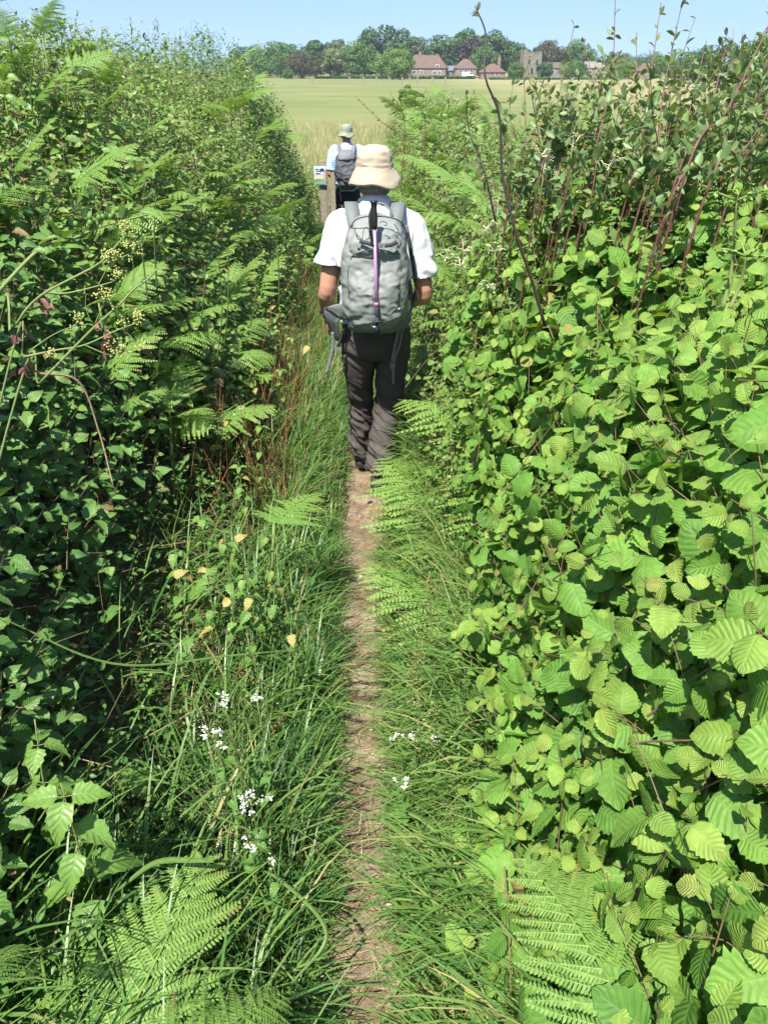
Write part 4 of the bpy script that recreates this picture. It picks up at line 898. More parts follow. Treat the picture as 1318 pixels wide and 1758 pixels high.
def ell(c, r, seg=16, rings=10, tilt=None):
    th = np.linspace(0, np.pi, rings + 1); V = np.zeros((rings + 1, seg, 3)); ph = np.linspace(0, 2 * np.pi, seg, endpoint=False)
    for i, t in enumerate(th):
        q = max(math.sin(t), .02); V[i] = np.stack([r[0] * q * np.cos(ph), r[1] * q * np.sin(ph), -r[2] * math.cos(t) * np.ones(seg)], 1)
    v, l, t2, uv = grid_base(V, True)
    n = (rings) * seg; l = np.concatenate([l, np.arange(seg)[::-1], n + np.arange(seg)]); t2 = np.concatenate([t2, [seg, seg]]); uv = np.concatenate([uv, np.zeros((2 * seg, 2))])
    return v + np.array(c), l, t2, uv
def rings(rs, seg=28, ex=2.3):
    """closed stack of rings (cx, cy, z, rx, ry)"""
    th = np.linspace(0, 2 * np.pi, seg, endpoint=False); V = np.zeros((len(rs), seg, 3)); cs, sn = np.cos(th), np.sin(th)
    f = (np.abs(cs) ** ex + np.abs(sn) ** ex) ** (-1 / ex)
    for i, (cx, cy, z, rx, ry) in enumerate(rs): V[i] = np.stack([cx + rx * cs * f, cy + ry * sn * f, np.full(seg, z)], 1)
    v, l, t2, uv = grid_base(V, True); n = (len(rs) - 1) * seg
    return v, np.concatenate([l, np.arange(seg)[::-1], n + np.arange(seg)]), np.concatenate([t2, [seg, seg]]), np.concatenate([uv, np.zeros((2 * seg, 2))])
def lerp_r(rs, n=22):
    a = np.array(rs, float); return [tuple(r) for r in smoothpath(a, n)]
def hand(wrist, dirn, palmn, side, curl=.5, s=1.0):
    """palm and five separate bent fingers; side = +1 when the thumb leaves toward +cross(dirn,palmn)"""
    wrist = np.array(wrist, float); d = nrm(np.array(dirn, float)); n = nrm(np.array(palmn, float) - d * np.dot(palmn, d)); x = np.cross(d, n) * side
    out = [rings_path(wrist, d, x, n, s)]
    for k, (off, L_) in enumerate(((.030, .070), (.010, .078), (-.011, .072), (-.031, .056))):
        p = wrist + d * .088 * s + x * off * s; dd = nrm(d + x * off * 2.0); pts = [p - d * .02 * s, p]; a = 0
        for m, f in enumerate((.45, .32, .23)):
            a += curl * (.7 + .12 * k); dd2 = nrm(dd * math.cos(a) + n * math.sin(a)); p = p + dd2 * L_ * f * s; pts.append(p)
        out.append(tube(pts, np.array([.0088, .0092, .0086, .0078, .006]) * s, 8))
    p = wrist + d * .025 * s + x * .024 * s; t1 = nrm(x * .75 + d * .7 + n * .25); t2 = nrm(d + x * .15 + n * .35)
    out.append(tube([p - x * .012 * s, p, p + t1 * .034 * s, p + t1 * .034 * s + t2 * .03 * s, p + t1 * .034 * s + t2 * .052 * s], np.array([.012, .0125, .011, .0095, .007]) * s, 8))
    return out
def rings_path(w, d, x, n, s):
    V = []
    for (t, a, b) in ((-.02, .024, .019), (.0, .025, .018), (.02, .032, .017), (.05, .042, .016), (.08, .043, .0135), (.096, .038, .010)):
        th = np.linspace(0, 2 * np.pi, 14, endpoint=False); V.append(w + d * t * s + x * (np.cos(th) * a * s)[:, None] + n * (np.sin(th) * b * s)[:, None])
    V = np.array(V); v, l, t2, uv = grid_base(V, True); m = (len(V) - 1) * 14
    return v, np.concatenate([l, np.arange(14)[::-1], m + np.arange(14)]), np.concatenate([t2, [14, 14]]), np.concatenate([uv, np.zeros((28, 2))])
def head_parts(c, s=1.0, yaw=0):
    x, y, z = c
    return [ell((x, y, z + .01), (.075 * s, .093 * s, .108 * s)), ell((x, y + .02, z - .055), (.055 * s, .068 * s, .062 * s)), ell((x, y + .10 * s, z - .015), (.013, .022, .024), 10, 6), ell((x, y + .084 * s, z - .062), (.022, .012, .008), 10, 6),
            ell((x, y + .085 * s, z + .022), (.045, .012, .008), 10, 6), ell((x - .079 * s, y - .005, z - .005), (.009, .019, .031), 10, 8), ell((x + .079 * s, y - .005, z - .005), (.009, .019, .031), 10, 8)]

def hat(parent, c, rim, mat, crown, H, seed, brim_h=.05, name='hat'):
    """soft bucket hat: crown, brim with stitching"""
    def wv(th, r, z): return (.009 * np.sin(th * 3 + seed) + .006 * np.sin(th * 5 + 2 * seed)) * max(0, (r - crown) / (rim - crown + 1e-6)) if r > crown else 0 * th
    pr = [(rim - .004, -.003), (rim, 0), (rim - .001, .004), (rim * .9 + crown * .1, .012), (rim * .5 + crown * .5, brim_h * .62), (crown + .008, brim_h * .92), (crown + .001, brim_h + .004), (crown, brim_h + .012), (crown * .985, H * .55), (crown * .95, H * .72), (crown * .86, H * .86), (crown * .66, H * .945), (crown * .35, H * .985), (.004, H)]
    full = []
    for i in range(len(pr) - 1):
        for k in range(4): full.append(tuple(np.array(pr[i]) * (1 - k / 4) + np.array(pr[i + 1]) * k / 4))
    full.append(pr[-1]); inner = [(max(r - (.012 if r < crown * 1.2 else .003), .002), z - (.010 if r < crown * 1.2 else .004)) for r, z in pr[::-1]]
    V = lathe(full + inner, 56, 1, 1.12, wv); mb = MB().add(*V); o = mb.build(name, mat, parent, loc=c)
    me = o.data; n = len(me.vertices); co = np.zeros(n * 3, np.float32); me.vertices.foreach_get('co', co); co = co.reshape(-1, 3)
    k = np.clip(nfield(co.astype(float), (13, 13, 30), seed), -.4, 1) + .6 * np.clip(nfield(co.astype(float), (34, 34, 40), seed + 3), -.4, 1); wgt = np.where(co[:, 2] > brim_h, 1.0, .35); co *= (1 + (k * .04 * wgt))[:, None] ** np.array([[1, 1, .35]])
    # band seam and rows of stitching as shallow ridges
    me.vertices.foreach_set('co', co.ravel()); me.update()
    st = MB()
    for f in (.22, .45, .68, .9):
        r_ = crown + (rim - crown) * f; z_ = np.interp(r_, [p[0] for p in pr[1:7]][::-1], [p[1] for p in pr[1:7]][::-1]); th = np.linspace(0, 2 * np.pi, 57)
        st.add(*tube(np.stack([r_ * np.cos(th), r_ * 1.12 * np.sin(th), z_ + .0016 + wv(th, r_, z_)], 1), .0012, 4))
        st.build('stitching', mat, o); return o

def boot(parent, heel, yaw, pitch, mat, sole):
    b = [(0, -.03, .0, .036, .045), (0, -.01, .03, .040, .06), (0, .0, .07, .042, .055), (0, -.01, .11, .046, .05), (0, -.015, .15, .05, .052), (0, -.015, .185, .048, .05)]
    parts = [rings(lerp_r(b, 12)), tube([(0, -.04, .035), (0, .05, .045), (0, .13, .04), (0, .19, .03)], [(.042, .035), (.046, .045), (.048, .034), (.034, .024)], 12)]
    o = remeshed('boot', parts, .006, mat, parent, smooth=3); s = MB()
    V = []
    for (y, wx) in ((-.075, .022), (-.06, .036), (-.02, .042), (.05, .040), (.12, .050), (.18, .044), (.215, .02)): V.append([(-wx, y, -.012), (wx, y, -.012), (wx * 1.03, y, .014), (-wx * 1.03, y, .014)])
    V = np.array(V); v, l, t2, uv = grid_base(V, True); n = 24; s.add(v, np.concatenate([l, [3, 2, 1, 0, n, n + 1, n + 2, n + 3]]), np.concatenate([t2, [4, 4]]), np.concatenate([uv, np.zeros((8, 2))])); s.build('sole', sole, o, smooth=False)
    o.matrix_local = Matrix.Translation(Vector(heel)) @ Matrix.Rotation(yaw, 4, 'Z') @ Matrix.Rotation(pitch, 4, 'X'); return o

# ------------------------------------------------------------------ first hiker
H1 = np.array([-.043, 3.7, float(g(3.7))])
def L1(px, py, yl): return W(px, py, 3.7 + yl) - H1
M_shirt = fabric('white_cotton', (.56, .575, .61), (.53, .545, .59), .9); M_trous = fabric('brown_grey_trousers', (.078, .066, .062), (.060, .050, .048), .75)
M_hat1 = fabric('beige_cotton', (.41, .35, .26), (.35, .295, .215), .95, 260, .4); M_boot = fabric('dark_boot', (.07, .065, .055), (.04, .038, .034), .8); M_rubber = plain('black_rubber', (.02, .02, .02), (.03, .03, .03), 30, rough=.7)
M_black = plain('black_plastic', (.012, .012, .014), (.02, .02, .022), 30, rough=.45)
p1 = thing('person', 'nearest hiker seen from behind in beige bucket hat, white shirt and brown-grey trousers', 'person', H1)
SHL, ELL_, WRL = np.array([-.163, 0, 1.385]), np.array([-.232, -.03, 1.10]), np.array([-.255, .11, .935])
SHR, ELR, WRR = np.array([.163, 0, 1.385]), np.array([.240, -.03, 1.085]), np.array([.185, .17, .975])
body = [rings(lerp_r([(0, .0, .80, .13, .10), (0, 0, .95, .155, .105), (0, -.01, 1.1, .14, .10), (0, -.01, 1.25, .165, .11), (0, -.01, 1.36, .165, .10), (0, -.005, 1.43, .10, .075), (0, .0, 1.48, .058, .060), (0, .01, 1.55, .056, .06)], 26))]
for S_, E_, W_ in ((SHL, ELL_, WRL), (SHR, ELR, WRR)):
    sgn = np.sign(S_[0]); body.append(tube(smoothpath([S_ - np.array([sgn * .06, 0, -.02]), S_, (S_ + E_) / 2 + np.array([sgn * .006, 0, 0]), E_, E_ * .6 + W_ * .4 + np.array([sgn * .004, 0, 0]), W_], 22), np.interp(np.linspace(0, 1, 22), [0, .2, .4, .6, .68, .8, 1], [.06, .058, .050, .042, .045, .040, .026]), 14))
fx = .0
body += hand(WRL, (.02, .32, -.9), (.9, .1, .3), -1, .42, .95); body += hand(WRR, (-.85, .45, -.25), (-.3, -.6, -.6), 1, .5, .95)
body += head_parts((0, .035, 1.605))
for sx, fy, fxx in ((-.09, .20, -.088), (.085, -.08, .012)):
    body.append(tube(smoothpath([(sx, 0, .90), (sx * 1.0, .02, .70), (sx * .6 + fxx * .4, .05 + fy * .4, .46), (fxx, fy - .02, .12)], 16), np.interp(np.linspace(0, 1, 16), [0, .5, .62, .8, 1], [.085, .062, .055, .055, .04]), 12))
skin = remeshed('skin', body, .0048, M_skin, p1, smooth=3)
for sx in (-1, 1): MB().add(*ell((sx * .031, .035 + .082, 1.615), (.0115, .0115, .0115), 12, 8)).build('eye', plain('eye', (.7, .7, .7), (.05, .05, .06), 40, bump=0, rough=.2), skin)
remeshed('hair', [rings(lerp_r([(0, .02, 1.525, .058, .062), (0, .012, 1.55, .074, .080), (0, .015, 1.58, .078, .088), (0, .02, 1.60, .074, .084)], 10))], .006, M_hair, p1, lambda c: .003 * nfield(c, (60, 60, 20)))
hat(p1, (0, .02, L1(640, 318, -.1)[2] - .002), .122, M_hat1, .083, .155, 1.3, .062)
# shirt
def shirt_w(c):
    k = np.clip(nfield(c, (8, 8, 3.4), 3.0), -.6, 1) * .55 + np.clip(nfield(c, (19, 19, 8), 7.0), -.6, 1) * .36; arm = np.clip((abs(c[:, 0]) - .17) / .05, 0, 1)
    return .014 * k * (1 + .3 * arm) + .007 * np.sin(c[:, 2] * 70 + c[:, 0] * 40 + 2 * k) * arm * np.clip((1.34 - c[:, 2]) * 8, 0, 1)
sh = [rings(lerp_r([(0, .0, .945, .178, .135), (0, 0, 1.0, .172, .135), (0, -.01, 1.08, .170, .135), (0, -.015, 1.22, .188, .138), (0, -.01, 1.33, .198, .130), (0, -.005, 1.40, .175, .108), (0, .0, 1.445, .115, .085), (0, .005, 1.485, .072, .074), (0, .008, 1.505, .069, .072)], 26))]
scuts = []
for S_, E_, side, ln in ((SHL, ELL_, -1, .66), (SHR, ELR, 1, .82)):
    e = S_ + (E_ - S_) * ln + np.array([side * .012, -.01, 0]); ax_ = nrm(E_ - S_ + np.array([side * .03, .0, 0])); scuts.append((e - ax_ * .022, ax_ + np.array([side * -.25, 0, 0]), .105)); sh.append(tube(smoothpath([S_ + np.array([-side * .07, 0, .01]), S_ + np.array([side * .0, 0, 0]), (S_ + e) / 2 + np.array([side * .01, 0, .0]), e], 14), np.interp(np.linspace(0, 1, 14), [0, .3, .6, 1], [.057, .062, .058, .060]), 18))
remeshed('shirt', sh, .0075, M_shirt, p1, shirt_w, 4, cuts=scuts)
th = np.linspace(0, 2 * np.pi, 30); MB().add(*band(np.stack([.066 * np.cos(th), .004 + .068 * np.sin(th), 1.498 + .012 * np.sin(th) * -1], 1), np.stack([np.cos(th), np.sin(th), .5 + 0 * th], 1), .040, .002)).build('collar', M_shirt, p1)
# trousers
def trous_w(c):
    low = np.clip((.62 - c[:, 2]) / .35, 0, 1); cz = c + np.stack([0 * c[:, 0], 0 * c[:, 0], .9 * c[:, 0]], 1); k = nfield(cz, (5, 5, 10), 1.0); k2 = nfield(cz * [1, 1, 1], (11, 11, 22), 5.0)
    s_ = np.sin(c[:, 2] * 44 + np.where(c[:, 0] > -.03, 1, -1) * c[:, 0] * 60 + c[:, 1] * 25 + 2.2 * k)
    return (.006 + .010 * low) * np.clip(k, -.5, 1) + .008 * (.4 + low) * np.clip(k2, -.3, 1) + .0025 * low * s_
tr = [rings(lerp_r([(0, .0, .99, .150, .115), (0, 0, .93, .160, .122), (0, .0, .85, .172, .128), (0, .01, .78, .168, .115), (0, .02, .74, .12, .08)], 14))]
for sx, fy, fxx, kx in ((-.088, .20, -.088, -.088), (.088, -.08, .012, .058)):
    tr.append(tube(smoothpath([(sx, 0, .90), (sx, .02, .74), ((sx + kx) / 2, .03 + fy * .25, .58), (kx, .05 + fy * .45, .44), ((kx + fxx) / 2, fy * .8, .27), (fxx, fy - .01, .12 if fy > 0 else .135)], 22),
                   np.interp(np.linspace(0, 1, 22), [0, .2, .45, .6, .8, 1], [.086, .084, .070, .061, .059, .063]), 18))
trousers = remeshed('trousers', tr, .0062, M_trous, p1, trous_w, 2)
boot(p1, (-.088, .215, .035), R(6), R(0), M_boot, M_rubber); boot(p1, (.012, -.085, .040), R(-4), R(-12), M_boot, M_rubber)
th = np.linspace(0, 2 * np.pi, 20); c0 = WRL * .9 + ELL_ * .1
MB().add(*tube(np.stack([c0[0] + .031 * np.cos(th), c0[1] + .028 * np.sin(th) * .8, c0[2] + .02 * np.sin(th)], 1), [.005] * 20, 6, flat=1.6)).add(*ell(c0 + np.array([-.030, -.005, 0]), (.006, .015, .017))).build('wrist_watch', M_black, p1)

# ------------------------------------------------------------------ rucksack of the first hiker
M_pack = fabric('grey_green_nylon', (.215, .23, .215), (.185, .20, .19), .6, 500, .2); M_pack2 = fabric('grey_nylon', (.15, .165, .165), (.13, .145, .145), .6, 500, .2)
M_strap = fabric('dark_webbing', (.045, .048, .055), (.035, .038, .045), .7, 600); M_greystrap = fabric('grey_webbing', (.19, .19, .21), (.16, .16, .18), .7, 600)
M_pipe = fabric('dark_piping', (.06, .07, .065), (.05, .06, .055), .6); M_buckle = plain('grey_plastic', (.14, .145, .15), (.18, .18, .18), 20, rough=.4)
M_mark = plain('silver_print', (.55, .56, .58), (.5, .5, .52), 20, bump=0, rough=.4)
bp = thing('rucksack', 'grey-green hiking rucksack with a mauve pole on it, on the nearest hiker', 'rucksack', H1 + np.array([0, -.13, .9]))
BO = np.array([0, -.13, .9])            # its origin in hiker coordinates
def off(b): return (b[0] - BO,) + tuple(b[1:])
zb, zt = .985, 1.455
def squash(rs, k=.86, w_=.99): return [(a, b, zb + (z - zb) * k, rx * w_, ry) for a, b, z, rx, ry in rs]
def pk_w(amp, s0):
    def f(c): return amp * (nfield(c, (5, 5, 9), s0) * .9 + nfield(c, (13, 13, 24), s0 + 4) * .5)
    return f
main = [(0.004, -.20, zb, .085, .05), (.004, -.215, zb + .03, .128, .085), (.002, -.225, zb + .10, .148, .105), (0, -.225, zb + .22, .150, .108), (0, -.22, zb + .33, .146, .104), (0, -.21, zb + .42, .138, .092), (0, -.195, zb + .49, .118, .075), (0, -.175, zb + .535, .085, .05), (0, -.165, zt, .04, .03)]
main[-1] = (0, -.165, zb + .555, .04, .03)
remeshed('main_bag', [off(rings(lerp_r(squash(main), 30), 36, 3.0))], .006, M_pack, bp, pk_w(.0075, 2), 3)
front = [(.004, -.29, zb + .015, .075, .03), (.004, -.300, zb + .06, .105, .045), (.002, -.31, zb + .15, .113, .055), (0, -.305, zb + .24, .108, .05), (0, -.295, zb + .295, .085, .036), (0, -.285, zb + .315, .05, .02)]
remeshed('front_pocket', [off(rings(lerp_r(squash(front), 20), 32, 2.6))], .0055, M_pack, bp, lambda c: pk_w(.009, 9)(c) + .006 * np.clip(nfield(np.stack([c[:, 0] * 1.0 + c[:, 2] * .7, c[:, 1], c[:, 2] * .5 - c[:, 0] * .6], 1), (16, 8, 7), 3.0), -.3, 1), 2)
lid = [(.0, -.285, zb + .365, .085, .018), (0, -.285, zb + .39, .108, .040), (0, -.275, zb + .44, .108, .044), (0, -.25, zb + .49, .092, .04), (0, -.225, zb + .52, .06, .03)]
remeshed('lid_pocket', [off(rings(lerp_r(squash(lid), 14), 30, 2.6))], .005, M_pack, bp, pk_w(.007, 14), 3)
bot = [(0, -.20, zb - .035, .10, .05), (0, -.22, zb - .02, .122, .075), (0, -.23, zb + .03, .132, .092), (0, -.235, zb + .055, .126, .09)]
remeshed('base', [off(rings(lerp_r(squash(bot), 10), 30, 2.8))], .006, M_pack2, bp, pk_w(.004, 4), 3)
def curve_px(pts, yl, n=20): return smoothpath([L1(px, py, y_) - BO for (px, py, y_) in [(p[0], p[1], p[2] if len(p) > 2 else yl) for p in pts]], n)
def pipe(name, pts, yl, r, mat, par=bp, n=24): return MB().add(*tube(curve_px(pts, yl, n), r, 6)).build(name, mat, par)
pipe('piping', [(602, 398, -.22), (606, 382, -.27), (618, 374, -.29), (640, 371, -.30), (668, 373, -.30), (686, 380, -.29), (696, 395, -.25), (699, 410, -.22)], -.29, .0028, M_pipe)
pipe('piping', [(590, 455, -.25), (604, 440, -.31), (622, 432, -.335), (645, 428, -.345), (668, 432, -.335), (684, 442, -.31), (694, 456, -.25)], -.33, .0025, M_pipe)
pipe('piping', [(603, 440, -.31), (597, 470, -.31), (598, 500, -.32), (602, 525, -.32)], -.32, .0020, M_pipe)
pipe('piping', [(688, 445, -.30), (688, 480, -.31), (684, 505, -.32), (682, 520, -.32)], -.31, .0020, M_pipe)
pipe('piping', [(608, 392, -.305), (612, 402, -.315), (622, 412, -.325)], -.31, .0022, M_pipe); pipe('piping', [(676, 384, -.30), (684, 398, -.30), (680, 410, -.315)], -.31, .0022, M_pipe)
pipe('drawcord', [(622, 412, -.335), (624, 396, -.335), (630, 390, -.335), (634, 402, -.335), (631, 414, -.335)], -.33, .0013, M_strap)
pipe('drawcord', [(652, 382, -.33), (658, 380, -.335), (664, 384, -.335), (660, 388, -.335)], -.33, .0018, M_strap)
def bandpx(name, pts, yl, wdt, nrm_, mat, n=20, th_=.0016, par=bp):
    return MB().add(*band(curve_px(pts, yl, n), nrm_, wdt, th_)).build(name, mat, par)
bandpx('top_strap', [(617, 414, -.335), (632, 418, -.348), (647, 422, -.352)], 0, .017, (0, -1, .2), M_strap)
bandpx('top_strap', [(660, 422, -.350), (672, 420, -.345), (681, 415, -.33)], 0, .017, (0, -1, .2), M_strap)
MB().add(*boxb(L1(653.5, 421, -.353) - BO, (.024, .008, .018))).add(*boxb(L1(653.5, 421, -.358) - BO, (.012, .006, .012))).build('buckle', M_buckle, bp, smooth=False)
pipe('haul_loop', [(633, 378, -.20), (636, 362, -.19), (646, 350, -.18), (657, 350, -.18), (668, 358, -.19), (674, 372, -.20)], -.19, .0048, M_pack2)
for sgn in (-1, 1):
    P = smoothpath([(sgn * .085, -.20, 1.385), (sgn * .100, -.135, 1.465), (sgn * .108, -.06, 1.492), (sgn * .112, .03, 1.478), (sgn * .12, .115, 1.40), (sgn * .135, .145, 1.28), (sgn * .165, .12, 1.12), (sgn * .178, .02, 1.02), (sgn * .15, -.12, .98)], 34) - BO
    Nn = nrm(P + BO - np.array([sgn * .11, -.02, 1.30])); o = MB().add(*band(P, Nn, np.interp(np.linspace(0, 1, 34), [0, .1, .6, .75, 1], [.05, .062, .060, .026, .024]), .006)).build('shoulder_strap', M_pack2, bp)
bandpx('side_strap', [(698, 392, -.16), (703, 420, -.17), (708, 450, -.16), (713, 482, -.13)], 0, .020, (.55, -.83, .1), M_strap)
bandpx('side_strap', [(602, 393, -.20), (596, 418, -.22), (591, 440, -.22), (590, 452, -.23)], 0, .017, (-.45, -.88, .1), M_greystrap)
bandpx('side_strap', [(591, 436, -.24), (603, 434, -.29), (617, 424, -.33)], 0, .014, (-.3, -.95, .2), M_greystrap)
bandpx('side_strap', [(699, 438, -.22), (692, 446, -.27), (680, 430, -.32)], 0, .012, (.3, -.95, .2), M_greystrap)
bandpx('side_strap', [(697, 470, -.15), (697, 500, -.15), (702, 515, -.14)], 0, .018, (.4, -.9, 0), M_strap)
for (x, y) in ((603, 391), (698, 393)): MB().add(*boxb(L1(x, y, -.235) - BO, (.020, .012, .026))).build('buckle', M_buckle, bp, smooth=False)
# hip belt wings, hanging straps, bungee, reflective print
def wing(pts, y0, mat, th_=.012):
    P = [L1(px, py, yl) - BO for px, py, yl in pts]; c = np.mean(P, 0); P = np.array(P); n = len(P)
    V = np.array([c + (P - c) * .02 + [0, -th_ * .9, 0], c + (P - c) * .7 + [0, -th_ * .9, 0], c + (P - c) * .95 + [0, -th_ * .5, 0], P, c + (P - c) * .95 + [0, th_ * .5, 0], c + (P - c) * .02 + [0, th_, 0]])
    return MB().add(*grid_base(V, True)).build('hip_belt', mat, bp)
wing([(592, 520, -.17), (572, 523, -.14), (557, 529, -.12), (556, 540, -.11), (562, 552, -.10), (568, 566, -.08), (577, 585, -.06), (586, 588, -.08), (583, 570, -.10), (580, 552, -.13), (592, 545, -.16)], 0, M_pack2)
wing([(690, 528, -.14), (704, 534, -.12), (706, 546, -.11), (701, 560, -.11), (690, 571, -.11), (678, 570, -.12), (672, 560, -.14), (673, 540, -.16)], 0, M_greystrap)
pipe('piping', [(593, 548, -.19), (578, 532, -.17), (557, 528, -.13)], 0, .003, M_pipe)
bandpx('hanging_strap', [(571, 570, -.09), (572, 592, -.085), (568, 612, -.085), (560, 642, -.09)], 0, .014, (.1, -1, .1), M_greystrap)
bandpx('hanging_strap', [(588, 566, -.12), (586, 580, -.11), (580, 594, -.10)], 0, .016, (.1, -1, .1), M_strap)
MB().add(*boxb(L1(580, 597, -.095) - BO, (.034, .009, .024))).add(*boxb(L1(580, 591, -.099) - BO, (.02, .006, .012))).build('buckle', M_buckle, bp, smooth=False)
bandpx('hanging_strap', [(684, 566, -.13), (679, 590, -.135), (673, 622, -.125)], 0, .017, (0, -1, .1), M_greystrap)
bandpx('hanging_strap', [(690, 566, -.128), (686, 592, -.125), (676, 622, -.12), (675, 660, -.12)], 0, .013, (.1, -1, .1), M_greystrap)
MB().add(*boxb(L1(674, 628, -.128) - BO, (.024, .010, .030))).build('buckle', M_buckle, bp, smooth=False)
pipe('bungee', [(662, 540, -.335), (664, 530, -.335), (672, 526, -.335), (682, 528, -.325), (685, 536, -.32), (676, 538, -.33), (662, 542, -.335), (664, 548, -.33), (676, 545, -.33)], 0, .0022, M_pipe)
MB().add(*band(curve_px([(662, 541, -.34), (670, 537, -.34), (678, 534, -.335), (686, 530, -.325)], 0, 14) + np.array([0, 0, 0.0]) + .002 * np.sin(np.arange(14) * 1.6)[:, None] * np.array([0, 0, 1]), (0, -1, .1), .007, .0012)).build('elastic', M_mark, bp)
bandpx('pole_loop', [(631, 548, -.33), (634, 556, -.34), (646, 562, -.35), (652, 556, -.35)], 0, .008, (0, -1, .2), M_mark, par=bp)
pipe('pole_loop', [(630, 540, -.335), (640, 548, -.35), (652, 554, -.358)], 0, .002, M_strap)
pr = MB()
for k, yy in enumerate(np.linspace(468, 520, 9)):
    a = L1(636.8, yy, -.386) - BO; hgt = .0055
    if k == 4: continue
    pr.add(*tube([a + [0, 0, hgt], a + [.003, 0, hgt * .2], a + [-.003, 0, -hgt * .4], a + [.002, 0, -hgt]], .0011, 4))
pr.build('lettering', M_mark, bp)
# trekking pole
PT, PB_ = L1(641.5, 344, -.335), L1(647.5, 571, -.402)
pole = thing('trekking_pole', 'mauve trekking pole with a black grip strapped upright to the grey-green rucksack', 'trekking pole', H1 + PB_)
def pp(f): return PT + (PB_ - PT) * f - PB_
M_mauve = plain('mauve_metal', (.48, .26, .50), (.55, .30, .55), 15, rough=.28, bump=0, metal=.35); M_pink = plain('pink_metal', (.75, .18, .45), (.7, .16, .42), 15, rough=.3, bump=0, metal=.3)
MB().add(*tube([pp(.0), pp(.012), pp(.02), pp(.06), pp(.12), pp(.18), pp(.205)], [.014, .0175, .0135, .0125, .0145, .0135, .010], 14)).build('grip', M_black, pole)
MB().add(*tube([pp(.2), pp(.55), pp(.80)], [.0072, .0078, .0082], 14)).build('shaft', M_mauve, pole)
MB().add(*tube([pp(.76), pp(.79)], [.0084, .0084], 14)).build('collar_ring', M_pink, pole)
MB().add(*tube([pp(.79), pp(.80), pp(.86), pp(.87), pp(.885), pp(.89), pp(.92), pp(.935), pp(1.0)], [.006, .010, .0098, .006, .006, .009, .007, .0085, .0125], 14)).build('tip', M_strap, pole)
MB().add(*tube([pp(.905), pp(.912)], [(.024, .024), (.022, .022)], 16)).build('basket', M_strap, pole)
MB().add(*band(smoothpath([pp(.03), pp(.10) + np.array([-.016, -.006, 0]), pp(.20) + np.array([-.016, -.008, 0]), pp(.30) + np.array([-.012, -.006, 0]), pp(.33) + np.array([-.004, -.006, 0])], 16), (0, -1, 0), .014, .001)).build('wrist_loop', M_black, pole)

# ------------------------------------------------------------------ second hiker
Y2 = 11.2; x2 = W(597, 330, Y2)[0]; H2 = np.array([x2, Y2, float(g(Y2))])
M_shirt2 = None
def check_mat():
    m, nt, nd, lk = newmat('blue_check_cotton'); tc = N(nt, 'ShaderNodeTexCoord'); sp = N(nt, 'ShaderNodeSeparateXYZ'); lk.new(tc.outputs['Object'], sp.inputs[0])
    def st(o, f): return math_(nt, 'GREATER_THAN', math_(nt, 'SINE', math_(nt, 'MULTIPLY', o, f)), .25)
    a = math_(nt, 'ADD', st(sp.outputs[0], 230), st(sp.outputs[2], 230)); c = ramp(nt, math_(nt, 'MULTIPLY', a, .5), [(.1, (.62, .70, .80)), (.5, (.30, .46, .68)), (.95, (.14, .28, .52))])
    pb = N(nt, 'ShaderNodeBsdfPrincipled'); pb.inputs['Roughness'].default_value = .85; lk.new(c, pb.inputs['Base Color']); out = N(nt, 'ShaderNodeOutputMaterial'); lk.new(pb.outputs[0], out.inputs[0]); return m
p2 = thing('person', 'farther hiker in green-grey bucket hat and blue checked shirt, beside the notice board', 'person', H2, R(3))
S2, E2, W2 = np.array([.18, 0, 1.40]), np.array([.235, -.04, 1.13]), np.array([.20, .16, 1.06])
b2 = [rings(lerp_r([(0, 0, .80, .13, .10), (0, 0, 1.1, .14, .10), (0, 0, 1.36, .165, .10), (0, 0, 1.43, .10, .08), (0, 0, 1.48, .058, .060), (0, .01, 1.56, .056, .06)], 20))]
for sg in (-1, 1):
    s_, e_, w_ = (S2 * [sg, 1, 1], E2 * [sg, 1, 1], W2 * [sg, 1, 1]); b2.append(tube(smoothpath([s_ * [.7, 1, 1], s_, (s_ + e_) / 2, e_, (e_ + w_) / 2, w_], 16), np.interp(np.linspace(0, 1, 16), [0, .3, .6, 1], [.06, .052, .044, .027]), 12)); b2 += hand(w_, (-.3 * sg, .9, -.1), (-sg, 0, -.2), sg * -1, .5)
    b2.append(tube([(sg * .09, 0, .9), (sg * .09, .04 + sg * .05, .46), (sg * .08, sg * .14, .12)], [.06, .045, .035], 10))
b2 += head_parts((0, .03, 1.60)); sk2 = remeshed('skin', b2, .0055, M_skin2, p2, smooth=3)
for sx in (-1, 1): MB().add(*ell((sx * .031, .112, 1.61), (.0115, .0115, .0115), 12, 8)).build('eye', bpy.data.materials['eye'], sk2)
remeshed('hair', [rings(lerp_r([(0, .01, 1.55, .060, .066), (0, .01, 1.57, .074, .082), (0, .015, 1.60, .072, .080)], 8))], .007, M_hair, p2)
hat(p2, (0, .01, 1.585), .112, fabric('green_grey_cotton', (.25, .28, .22), (.20, .23, .18), .95), .080, .145, 2.2, .045)
s2 = [rings(lerp_r([(0, 0, .90, .165, .125), (0, 0, 1.08, .160, .125), (0, -.01, 1.25, .185, .13), (0, -.005, 1.36, .195, .12), (0, 0, 1.43, .13, .095), (0, 0, 1.485, .070, .072), (0, 0, 1.51, .067, .07)], 20))]
for sg in (-1, 1):
    s_, e_ = S2 * [sg, 1, 1], E2 * [sg, 1, 1]; s2.append(tube(smoothpath([s_ * [.6, 1, 1], s_, s_ + (e_ - s_) * .88], 10), np.linspace(.066, .066, 10), 14))
remeshed('shirt', s2, .009, check_mat(), p2, lambda c: .008 * nfield(c, (7, 7, 5), 2.0), 3)
